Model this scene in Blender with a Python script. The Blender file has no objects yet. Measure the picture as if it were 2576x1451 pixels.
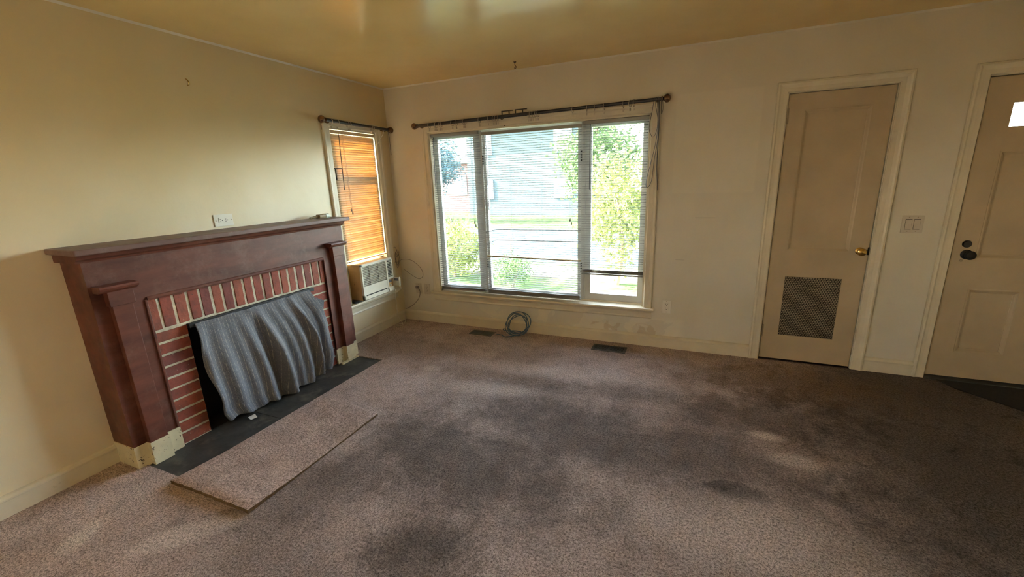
import bpy, bmesh, math, random
import numpy as np
from mathutils import Vector, Matrix

random.seed(7)
rng = np.random.default_rng(7)
scene = bpy.context.scene
COL = scene.collection

# ------------------------------------------------------------------ camera
CAM = (2.98534, -3.78049, 1.50215)
YAW, PITCH, ROLL, FPX = 0.409756, -0.250631, -0.0356307, 1063.63
fwd = Vector((-math.sin(YAW) * math.cos(PITCH), math.cos(YAW) * math.cos(PITCH), math.sin(PITCH)))
rgt = Vector((math.cos(YAW), math.sin(YAW), 0))
upv = rgt.cross(fwd)
r2 = rgt * math.cos(ROLL) + upv * math.sin(ROLL)
u2 = -rgt * math.sin(ROLL) + upv * math.cos(ROLL)
cd = bpy.data.cameras.new('camera')
cd.sensor_fit = 'HORIZONTAL'; cd.sensor_width = 36.0
cd.lens = 36.0 * FPX / 2576.0
cd.clip_start = 0.02; cd.clip_end = 300
cam = bpy.data.objects.new('camera', cd)
M = Matrix((r2, u2, -fwd)).transposed().to_4x4(); M.translation = CAM
cam.matrix_world = M
COL.objects.link(cam); scene.camera = cam

# ------------------------------------------------------------------ world, sun, exposure
world = bpy.data.worlds.new('sky'); scene.world = world; world.use_nodes = True
wn = world.node_tree.nodes; wl = world.node_tree.links
sky = wn.new('ShaderNodeTexSky'); sky.sky_type = 'NISHITA'
sky.sun_disc = False; sky.sun_elevation = math.radians(31); sky.sun_rotation = math.radians(261)
sky.air_density = 1.0; sky.dust_density = 1.6; sky.ozone_density = 1.0
hs_ = wn.new('ShaderNodeHueSaturation'); hs_.inputs['Saturation'].default_value = 0.60     # thin summer haze
wl.new(sky.outputs[0], hs_.inputs['Color'])
tn = wn.new('ShaderNodeMix'); tn.data_type = 'RGBA'; tn.blend_type = 'MULTIPLY'; tn.inputs[0].default_value = 1.0
tn.inputs[7].default_value = (1.04, 1.0, 0.95, 1)
wl.new(hs_.outputs[0], tn.inputs[6]); wl.new(tn.outputs[2], wn['Background'].inputs[0])
wn['Background'].inputs[1].default_value = 1.15
SUN_DIR = Vector((0.85, 0.14, -0.52)).normalized()      # the way the sunlight travels
sl = bpy.data.lights.new('sun', 'SUN'); sl.energy = 22.0; sl.angle = math.radians(0.6); sl.color = (1, 0.93, 0.82)
so = bpy.data.objects.new('sun', sl); COL.objects.link(so)
so.rotation_euler = SUN_DIR.to_track_quat('-Z', 'Y').to_euler(); so.location = (-6, -4, 8)

vs = scene.view_settings
scene.display_settings.display_device = 'sRGB'
vs.view_transform = 'Standard'; vs.look = 'None'; vs.gamma = 1.0; vs.use_curve_mapping = False
vs.exposure = 3.36

# ------------------------------------------------------------------ materials
MATS = {}
def srgb(r, g, b):
    f = lambda c: ((c / 255 + 0.055) / 1.055) ** 2.4 if c > 10.3 else c / 255 / 12.92
    return (f(r), f(g), f(b), 1)

class NT:
    """small helper round a material's node tree; everything is driven by world position"""
    def __init__(s, name):
        s.m = bpy.data.materials.new(name); s.m.use_nodes = True
        s.t = s.m.node_tree; s.n = s.t.nodes; s.l = s.t.links
        s.b = s.n['Principled BSDF']; s.out = s.n['Material Output']
        g = s.n.new('ShaderNodeNewGeometry'); s.pos = g.outputs['Position']
    def noise(s, scale, detail=4, rough=0.55, vec=None, dist=0.0):
        n = s.n.new('ShaderNodeTexNoise'); n.inputs['Scale'].default_value = scale
        n.inputs['Detail'].default_value = detail; n.inputs['Roughness'].default_value = rough
        n.inputs['Distortion'].default_value = dist
        s.l.new(vec or s.pos, n.inputs['Vector']); return n.outputs['Fac']
    def ramp(s, fac, stops, interp='LINEAR'):
        r = s.n.new('ShaderNodeValToRGB'); e = r.color_ramp.elements
        r.color_ramp.interpolation = interp
        while len(e) < len(stops): e.new(0.5)
        for el, (p, c) in zip(e, stops):
            el.position = p; el.color = c if len(c) == 4 else (*c, 1)
        s.l.new(fac, r.inputs[0]); return r.outputs[0]
    def mask(s, fac, a, b):
        r = s.n.new('ShaderNodeMapRange'); r.interpolation_type = 'SMOOTHSTEP'
        r.inputs['From Min'].default_value = a; r.inputs['From Max'].default_value = b
        s.l.new(fac, r.inputs['Value']); return r.outputs['Result']
    def math(s, op, a, b=None, c=None):
        m = s.n.new('ShaderNodeMath'); m.operation = op
        for i, v in enumerate((a, b, c)):
            if v is None: continue
            if isinstance(v, (int, float)): m.inputs[i].default_value = v
            else: s.l.new(v, m.inputs[i])
        return m.outputs[0]
    def mix(s, fac, a, b, blend='MIX'):
        m = s.n.new('ShaderNodeMix'); m.data_type = 'RGBA'; m.blend_type = blend
        for key, v in ((0, fac), (6, a), (7, b)):
            if isinstance(v, (int, float)): m.inputs[key].default_value = v
            elif isinstance(v, tuple): m.inputs[key].default_value = v if len(v) == 4 else (*v, 1)
            else: s.l.new(v, m.inputs[key])
        return m.outputs[2]
    def xyz(s):
        q = s.n.new('ShaderNodeSeparateXYZ'); s.l.new(s.pos, q.inputs[0]); return q.outputs
    def bump(s, h, strength, dist=0.01):
        b = s.n.new('ShaderNodeBump'); b.inputs['Strength'].default_value = strength
        b.inputs['Distance'].default_value = dist
        s.l.new(h, b.inputs['Height']); s.l.new(b.outputs[0], s.b.inputs['Normal'])
    def color(s, c):
        if isinstance(c, tuple): s.b.inputs['Base Color'].default_value = c
        else: s.l.new(c, s.b.inputs['Base Color'])
    def set(s, **k):
        for n, v in k.items():
            n = n.replace('_', ' ')
            if isinstance(v, (int, float, tuple)): s.b.inputs[n].default_value = v
            else: s.l.new(v, s.b.inputs[n])
    def done(s, key): MATS[key] = s.m; return s.m
    def rectmask(s, a, b, a0, a1, b0, b1, soft=0.01):
        m = s.math('MULTIPLY', s.mask(a, a0 - soft, a0 + soft), s.math('SUBTRACT', 1.0, s.mask(a, a1 - soft, a1 + soft)))
        n = s.math('MULTIPLY', s.mask(b, b0 - soft, b0 + soft), s.math('SUBTRACT', 1.0, s.mask(b, b1 - soft, b1 + soft)))
        return s.math('MULTIPLY', m, n)

def simple(key, c, rough=0.5, metal=0.0, var=0.12, scale=12.0, bump=0.0, bscale=80.0, bdist=0.002, dark=None, spec=None):
    t = NT(key)
    f = t.noise(scale, 5)
    lo = tuple(x * (1 - var) for x in c[:3]); hi = tuple(min(1, x * (1 + var)) for x in c[:3])
    col = t.ramp(f, [(0.3, lo), (0.7, hi)])
    if dark:                                            # (colour, scale, from, to): grime with its own shape
        col = t.mix(t.mask(t.noise(dark[1], 6, 0.65), dark[2], dark[3]), col, dark[0])
    t.color(col); t.set(Roughness=rough, Metallic=metal)
    if spec is not None: t.b.inputs['Specular IOR Level'].default_value = spec
    if bump: t.bump(t.noise(bscale, 3), bump, bdist)
    return t.done(key)

WALL_L = (0.70, 0.615, 0.43)
def wall_mat(key, back=False):
    t = NT(key); p = t.xyz()
    WALL = (0.64, 0.605, 0.505) if back else WALL_L  # back wall greyer: the glare round the window is put into its paint
    col = t.ramp(t.noise(1.3, 4, 0.5), [(0.3, (WALL[0] * .93, WALL[1] * .91, WALL[2] * .84)), (0.7, (WALL[0] * 1.04, WALL[1] * 1.05, WALL[2] * 1.09))])
    # smoke film on the paint, stronger high up the wall
    zz = t.math('ADD', p[2], t.math('MULTIPLY', t.noise(0.9, 3), 0.7))
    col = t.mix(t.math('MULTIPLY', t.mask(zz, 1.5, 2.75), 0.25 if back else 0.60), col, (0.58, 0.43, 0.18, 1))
    if back:
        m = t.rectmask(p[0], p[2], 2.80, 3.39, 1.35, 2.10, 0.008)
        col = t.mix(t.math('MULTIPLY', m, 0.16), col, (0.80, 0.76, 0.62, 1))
        # flaked paint under the window
        k = t.math('MULTIPLY', t.rectmask(p[0], p[2], 0.95, 2.95, 0.09, 0.27, 0.03), t.mask(t.noise(4.0, 5, 0.55, dist=0.6), 0.50, 0.515))
        col = t.mix(t.math('MULTIPLY', k, 0.35), col, (0.80, 0.74, 0.58, 1))
        k2 = t.math('MULTIPLY', t.rectmask(p[0], p[2], 2.15, 2.75, 0.10, 0.20, 0.02), t.mask(t.noise(7.0, 5, 0.6, dist=0.8), 0.52, 0.54))
        col = t.mix(t.math('MULTIPLY', k2, 0.45), col, (0.47, 0.36, 0.21, 1))
        s1 = t.rectmask(p[0], p[2], 2.99, 3.14, 1.151, 1.157, 0.002)
        s2 = t.rectmask(p[0], p[2], 2.86, 2.93, 0.80, 0.804, 0.002)
        col = t.mix(t.math('MULTIPLY', t.math('ADD', s1, s2), 0.35), col, (0.2, 0.15, 0.1, 1))
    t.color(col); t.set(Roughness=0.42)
    h = t.math('ADD', t.math('MULTIPLY', t.noise(2.5, 3), 1.0), t.math('MULTIPLY', t.noise(60, 3), 0.05))
    t.bump(h, 0.35, 0.02)
    return t.done(key)
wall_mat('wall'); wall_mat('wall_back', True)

def ceiling_mat():
    t = NT('ceiling')
    col = t.ramp(t.noise(1.1, 4), [(0.3, (0.70, 0.50, 0.19)), (0.7, (0.80, 0.61, 0.27))])
    t.color(col); t.set(Roughness=0.20)
    t.bump(t.math('ADD', t.noise(1.8, 2), t.math('MULTIPLY', t.noise(45, 2), 0.02)), 0.35, 0.02)
    t.done('ceiling')
ceiling_mat()

TRIM = (0.64, 0.58, 0.44, 1)
simple('trim', TRIM, 0.38, var=0.06, scale=6, bump=0.15, bscale=25, dark=((0.34, 0.27, 0.17, 1), 9, 0.66, 0.80))
simple('door_paint', (0.46, 0.365, 0.235, 1), 0.40, var=0.08, scale=3, bump=0.12, bscale=18, dark=((0.30, 0.22, 0.13, 1), 5, 0.68, 0.85))
simple('plinth', (0.62, 0.55, 0.36, 1), 0.5, var=0.1, scale=14, bump=0.3, bscale=40, dark=((0.06, 0.035, 0.02, 1), 46, 0.615, 0.645))
simple('window_paint', (0.50, 0.50, 0.46, 1), 0.45, var=0.06, scale=8)
simple('dark_gap', (0.012, 0.011, 0.010, 1), 0.9, var=0.1)

def mantel_mat(key, a, b, scuff):
    t = NT(key); p = t.xyz()
    mp = t.n.new('ShaderNodeMapping'); mp.inputs['Scale'].default_value = (6, 1.4, 6)
    t.l.new(t.pos, mp.inputs[0])
    col = t.ramp(t.noise(2.2, 6, 0.6, mp.outputs[0]), [(0.28, a), (0.72, b)])
    col = t.mix(t.math('MULTIPLY', t.mask(t.noise(7, 7, 0.75), 0.48, 0.72), 0.45), col, scuff)
    col = t.mix(t.math('MULTIPLY', t.mask(t.noise(90, 3, 0.6), 0.74, 0.78), 0.5), col, (0.42, 0.30, 0.24, 1))
    t.color(col); t.set(Roughness=t.math('ADD', 0.36, t.math('MULTIPLY', t.noise(9, 4), 0.25)))
    t.bump(t.noise(30, 4), 0.12, 0.004)
    t.done(key)
mantel_mat('mantel', (0.062, 0.016, 0.009, 1), (0.160, 0.046, 0.027, 1), (0.20, 0.110, 0.080, 1))
mantel_mat('mantel_shelf', (0.11, 0.05, 0.042, 1), (0.18, 0.105, 0.09, 1), (0.25, 0.20, 0.18, 1))

def brick_mat(key, c):
    t = NT(key)
    col = t.ramp(t.noise(16, 6, 0.65), [(0.25, tuple(x * .62 for x in c)), (0.55, c), (0.8, tuple(min(1, x * 1.35) for x in c))])
    col = t.mix(t.math('MULTIPLY', t.mask(t.noise(6.5, 5, 0.65), 0.44, 0.70), 0.62), col, (0.085, 0.040, 0.034, 1))
    col = t.mix(t.mask(t.noise(120, 2), 0.66, 0.72), col, (0.07, 0.035, 0.03, 1))
    col = t.mix(t.math('MULTIPLY', t.mask(t.noise(55, 3), 0.70, 0.75), 0.6), col, (0.55, 0.42, 0.34, 1))
    t.color(col); t.set(Roughness=0.75)
    t.bump(t.noise(70, 4, 0.7), 0.5, 0.004)
    t.done(key)
brick_mat('brick_a', (0.255, 0.058, 0.036)); brick_mat('brick_b', (0.18, 0.044, 0.035)); brick_mat('brick_c', (0.30, 0.076, 0.042))
simple('mortar', (0.52, 0.475, 0.36, 1), 0.95, var=0.25, scale=30, bump=0.6, bscale=130, bdist=0.004)
simple('slate', (0.040, 0.042, 0.040, 1), 0.60, var=0.45, scale=9, bump=0.4, bscale=40, bdist=0.003, dark=((0.135, 0.125, 0.105, 1), 6, 0.50, 0.72))
simple('soot', (0.010, 0.009, 0.008, 1), 0.95, var=0.3)
simple('black_metal', (0.020, 0.022, 0.026, 1), 0.5, 0.3)

def carpet_mat():
    t = NT('carpet'); p = t.xyz()
    # base pile colour
    wob = t.math('ADD', t.math('MULTIPLY', t.noise(3.4, 8, 0.75, dist=0.5), 0.7), t.math('MULTIPLY', t.noise(17, 5, 0.7), 0.3))
    big = t.noise(1.1, 5, 0.62, dist=0.5)
    base = t.ramp(t.noise(2.0, 6, 0.65), [(0.28, (0.42, 0.325, 0.295)), (0.72, (0.64, 0.525, 0.485))])
    # soil: patches worn in over years, placed by floor coordinates (metres)
    def blob(cx, cy, rx, ry, rot=0.0, soft=0.60, nz=1.9):
        c, s_ = math.cos(rot), math.sin(rot)
        dx = t.math('SUBTRACT', p[0], cx); dy = t.math('SUBTRACT', p[1], cy)
        a = t.math('DIVIDE', t.math('ADD', t.math('MULTIPLY', dx, c), t.math('MULTIPLY', dy, s_)), rx)
        b = t.math('DIVIDE', t.math('SUBTRACT', t.math('MULTIPLY', dy, c), t.math('MULTIPLY', dx, s_)), ry)
        d = t.math('SQRT', t.math('ADD', t.math('MULTIPLY', a, a), t.math('MULTIPLY', b, b)))
        d = t.math('ADD', d, t.math('MULTIPLY', t.math('SUBTRACT', wob, 0.5), nz * 2.2))
        return t.math('SUBTRACT', 1.0, t.mask(d, 1 - soft, 1 + soft))
    dark = None
    for cx, cy, rx, ry, rot, w in (
            (1.85, -2.02, .75, .32, -.2, .78), (2.55, -1.55, .90, .28, -.1, .72), (2.00, -2.60, .26, .16, .3, .85),
            (1.30, -2.45, .22, .45, -.5, .66), (4.45, -0.85, .95, .70, 0, .97), (4.35, -1.75, .70, .80, 0, .92),
            (3.60, -0.95, .62, .26, .1, .70), (1.95, -1.02, .34, .13, .2, .52), (2.65, -0.95, .40, .12, .2, .48),
            (3.25, -1.76, .16, .07, 0, .95), (3.05, -1.50, .55, .20, .1, .62), (4.95, -0.30, .45, .26, -.3, 1.0), (3.75, -1.72, .30, .06, -.5, .8),
            (1.45, -2.95, .5, .2, 0, .35), (3.9, -2.6, .8, .5, 0, .7)):
        m = t.math('MULTIPLY', blob(cx, cy, rx, ry, rot), w * .88)
        dark = m if dark is None else t.math('MAXIMUM', dark, m)
    dark = t.math('MULTIPLY', dark, t.math('ADD', 0.30, t.math('MULTIPLY', t.noise(7.5, 7, 0.75), 1.25)))
    dark.node.use_clamp = True
    swath = t.math('MULTIPLY', t.math('MULTIPLY', t.mask(t.math('ADD', p[1], t.math('MULTIPLY', wob, 0.8)), -0.35, -0.85), t.mask(t.math('ADD', p[0], t.math('MULTIPLY', wob, 0.6)), 1.25, 1.75)), 0.36)
    base = t.mix(swath, base, (0.175, 0.152, 0.145, 1))
    entry = t.math('MULTIPLY', t.mask(t.math('ADD', p[0], t.math('MULTIPLY', t.math('SUBTRACT', wob, 0.5), 1.6)), 3.55, 4.25), 0.80)   # years of boots by the entry door
    dark = t.math('MAXIMUM', dark, entry)
    col = t.mix(dark, base, (0.050, 0.044, 0.038, 1))
    col = t.mix(t.math('MULTIPLY', t.mask(t.noise(6.5, 8, 0.78, dist=0.3), 0.46, 0.68), 0.36), col, (0.115, 0.092, 0.083, 1))
    brown = None
    for cx, cy, rx, ry, rot, w in ((1.35, -.42, .75, .14, 0, .05), (1.45, -1.0, .6, .12, .1, .4), (3.6, -.42, .7, .25, 0, .55), (0.6, -.75, .5, .25, 0, .35), (2.7, -.25, .9, .10, 0, .15)):
        m = t.math('MULTIPLY', blob(cx, cy, rx, ry, rot), w)
        brown = m if brown is None else t.math('MAXIMUM', brown, m)
    col = t.mix(brown, col, (0.205, 0.130, 0.075, 1))
    pale = None
    for cx, cy, rx, ry, rot, w in ((3.45, -1.21, .09, .045, 0, .7), (3.56, -1.41, .12, .06, 0, .5), (0.51, -3.10, .05, .09, .5, .8), (3.35, -2.05, .45, .22, 0, .30),
                                   (1.68, -1.22, .30, .10, .2, .45), (2.05, -.80, .55, .12, .1, .30), (0.95, -2.93, .2, .06, .8, .45), (1.05, -1.05, .10, .06, 0, .5)):
        m = t.math('MULTIPLY', blob(cx, cy, rx, ry, rot, .5, 1.3), w)
        pale = m if pale is None else t.math('MAXIMUM', pale, m)
    col = t.mix(pale, col, (0.70, 0.61, 0.56, 1))
    fib = t.noise(260, 2, 0.6); tuft = t.noise(95, 3, 0.7)
    h = t.math('ADD', t.math('MULTIPLY', fib, 0.45), t.math('MULTIPLY', tuft, 0.55))
    col = t.mix(1.0, col, t.ramp(h, [(0.39, (0.30, 0.29, 0.28)), (0.60, (1.42, 1.42, 1.42))]), 'MULTIPLY')
    t.color(col); t.set(Roughness=0.95); t.b.inputs['Specular IOR Level'].default_value = 0.15
    t.bump(t.math('ADD', h, t.math('MULTIPLY', t.noise(9, 3), 0.5)), 0.9, 0.012)
    t.done('carpet')
carpet_mat()
def rug_mat():
    t = NT('carpet_scrap')
    base = t.ramp(t.noise(5, 6, 0.65), [(0.28, (0.37, 0.275, 0.245)), (0.72, (0.56, 0.445, 0.40))])
    base = t.mix(t.math('MULTIPLY', t.mask(t.noise(3.1, 4), 0.5, 0.75), 0.4), base, (0.22, 0.165, 0.115, 1))
    h = t.math('ADD', t.math('MULTIPLY', t.noise(260, 2, 0.6), 0.45), t.math('MULTIPLY', t.noise(95, 3, 0.7), 0.55))
    col = t.mix(1.0, base, t.ramp(h, [(0.39, (0.36, 0.35, 0.34)), (0.60, (1.42, 1.42, 1.42))]), 'MULTIPLY')
    t.color(col); t.set(Roughness=0.95); t.b.inputs['Specular IOR Level'].default_value = 0.15
    t.bump(h, 0.9, 0.012); t.done('carpet_scrap')
rug_mat()
simple('shaded_backing', (0.13, 0.08, 0.035, 1), 0.95, var=0.4, scale=60, bump=0.5, bscale=200)  # offcut backing, darkened so its edge carries the shadow line

def cloth_mat():
    t = NT('blanket')
    uv = t.n.new('ShaderNodeUVMap'); sp = t.n.new('ShaderNodeSeparateXYZ'); t.l.new(uv.outputs[0], sp.inputs[0])
    u = t.math('FRACT', t.math('MULTIPLY', sp.outputs[0], 40.0))
    d = t.math('ABSOLUTE', t.math('SUBTRACT', u, 0.5))
    line = t.math('SUBTRACT', 1.0, t.mask(d, 0.03, 0.10))
    base = t.ramp(t.noise(420, 3, 0.75), [(0.30, (0.048, 0.053, 0.066)), (0.52, (0.122, 0.129, 0.150)), (0.72, (0.34, 0.345, 0.36))])
    col = t.mix(t.math('MULTIPLY', t.math('MULTIPLY', line, t.mask(t.noise(40, 3), 0.35, 0.6)), 0.60), base, (0.44, 0.41, 0.35, 1))
    t.color(col); t.set(Roughness=0.9); t.b.inputs['Specular IOR Level'].default_value = 0.2
    t.b.inputs['Sheen Weight'].default_value = 0.25
    t.bump(t.noise(220, 2), 0.5, 0.003); t.done('blanket')
cloth_mat()

def blind_mat(key, diff, trans, fac):
    t = NT(key)
    d = t.n.new('ShaderNodeBsdfDiffuse'); tr = t.n.new('ShaderNodeBsdfTranslucent'); g = t.n.new('ShaderNodeBsdfGlossy')
    c = t.ramp(t.noise(9, 4), [(0.3, tuple(x * .88 for x in diff)), (0.7, diff)])
    t.l.new(c, d.inputs[0]); tr.inputs[0].default_value = (*trans, 1)
    g.inputs['Roughness'].default_value = 0.35
    m = t.n.new('ShaderNodeMixShader'); m.inputs[0].default_value = fac
    t.l.new(d.outputs[0], m.inputs[1]); t.l.new(tr.outputs[0], m.inputs[2])
    m2 = t.n.new('ShaderNodeMixShader'); m2.inputs[0].default_value = 0.05
    t.l.new(m.outputs[0], m2.inputs[1]); t.l.new(g.outputs[0], m2.inputs[2])
    t.l.new(m2.outputs[0], t.out.inputs['Surface']); t.done(key)
blind_mat('blind_grey', (0.34, 0.34, 0.32), (0.4, 0.4, 0.34), 0.06)
blind_mat('blind_amber', (0.52, 0.43, 0.28), (1.0, 0.57, 0.15), 0.105)
blind_mat('blind_yellowed', (0.50, 0.40, 0.22), (0.6, 0.45, 0.2), 0.15)

def glass_mat():
    t = NT('glass')
    tr = t.n.new('ShaderNodeBsdfTransparent'); tr.inputs[0].default_value = (0.93, 0.97, 0.97, 1)
    g = t.n.new('ShaderNodeBsdfGlossy'); g.inputs['Roughness'].default_value = 0.02
    fr = t.n.new('ShaderNodeFresnel'); fr.inputs[0].default_value = 1.5
    m = t.n.new('ShaderNodeMixShader')
    t.l.new(t.math('MULTIPLY', fr.outputs[0], 0.6), m.inputs[0]); t.l.new(tr.outputs[0], m.inputs[1]); t.l.new(g.outputs[0], m.inputs[2])
    t.l.new(m.outputs[0], t.out.inputs['Surface']); t.done('glass')
glass_mat()

simple('rod_dark', (0.055, 0.05, 0.05, 1), 0.32, 0.6, var=0.2, scale=20)
simple('rod_bronze', (0.20, 0.125, 0.075, 1), 0.22, 0.9, var=0.2, scale=20)
simple('ring_metal', (0.50, 0.44, 0.36, 1), 0.28, 0.9, var=0.15)
simple('brass', (0.55, 0.37, 0.12, 1), 0.22, 1.0, var=0.12, scale=30)
simple('black_knob', (0.010, 0.010, 0.009, 1), 0.35, 0.2)
simple('plate', (0.72, 0.69, 0.60, 1), 0.35, var=0.04)
simple('plate_old', (0.52, 0.47, 0.38, 1), 0.4, var=0.06)
simple('slot', (0.012, 0.010, 0.008, 1), 0.8)
simple('ac_front', (0.66, 0.64, 0.55, 1), 0.45, var=0.06, scale=8, dark=((0.30, 0.22, 0.12, 1), 14, 0.68, 0.8))
simple('ac_side', (0.56, 0.37, 0.16, 1), 0.5, var=0.25, scale=5, dark=((0.06, 0.04, 0.02, 1), 22, 0.66, 0.70))
simple('ac_grille_back', (0.23, 0.20, 0.15, 1), 0.8, var=0.2)
simple('ac_dark', (0.02, 0.02, 0.018, 1), 0.7)
simple('label_grey', (0.16, 0.17, 0.19, 1), 0.5)
simple('cable_dark', (0.085, 0.085, 0.095, 1), 0.5)
simple('cable_grey', (0.24, 0.21, 0.18, 1), 0.5)
simple('cable_white', (0.62, 0.58, 0.48, 1), 0.5)
simple('cable_blue', (0.060, 0.115, 0.19, 1), 0.4)
simple('vent_metal', (0.10, 0.10, 0.10, 1), 0.5, 0.5, dark=((0.20, 0.15, 0.10, 1), 20, 0.55, 0.7))
simple('vent_slat', (0.10, 0.12, 0.14, 1), 0.5, 0.4)
simple('grille_metal', (0.36, 0.31, 0.23, 1), 0.45, 0.5)
simple('hinge_metal', (0.34, 0.28, 0.19, 1), 0.45, 0.3)
simple('beige_plastic', (0.30, 0.24, 0.13, 1), 0.5)
simple('pale_plastic', (0.62, 0.66, 0.56, 1), 0.4)
simple('paper', (0.70, 0.70, 0.68, 1), 0.8)
simple('patch_dark', (0.016, 0.014, 0.012, 1), 0.95, var=0.3, scale=60, bump=0.6, bscale=200)
simple('lawn', (0.034, 0.050, 0.020, 1), 0.9, var=0.35, scale=3, spec=0.0)
simple('asphalt', (0.032, 0.046, 0.051, 1), 0.9, var=0.1, scale=2, spec=0.0)
simple('sidewalk', (0.080, 0.080, 0.060, 1), 0.9, var=0.1, scale=2, spec=0.0)
simple('bark', (0.12, 0.085, 0.055, 1), 0.9, var=0.3, spec=0.0)
simple('house_white', (0.14, 0.14, 0.135, 1), 0.7, var=0.04, spec=0.0)
simple('house_blue', (0.040, 0.053, 0.057, 1), 0.7, var=0.05, spec=0.0)
simple('house_pink', (0.12, 0.07, 0.065, 1), 0.7, var=0.08, spec=0.0)
simple('roof', (0.10, 0.10, 0.11, 1), 0.9, var=0.2, spec=0.0)
simple('house_glass', (0.10, 0.13, 0.16, 1), 0.1)
def leaf_mat(key, c):
    t = NT(key)
    col = t.ramp(t.noise(1.6, 4), [(0.3, tuple(x * .6 for x in c)), (0.7, tuple(min(1, x * 1.3) for x in c))])
    d = t.n.new('ShaderNodeBsdfDiffuse'); tr = t.n.new('ShaderNodeBsdfTranslucent')
    t.l.new(col, d.inputs[0]); t.l.new(col, tr.inputs[0])
    m = t.n.new('ShaderNodeMixShader'); m.inputs[0].default_value = 0.35
    t.l.new(d.outputs[0], m.inputs[1]); t.l.new(tr.outputs[0], m.inputs[2])
    t.l.new(m.outputs[0], t.out.inputs['Surface']); t.done(key)
leaf_mat('leaf_lime', (0.105, 0.125, 0.035)); leaf_mat('leaf_green', (0.055, 0.09, 0.035)); leaf_mat('leaf_blue', (0.055, 0.09, 0.10))

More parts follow.
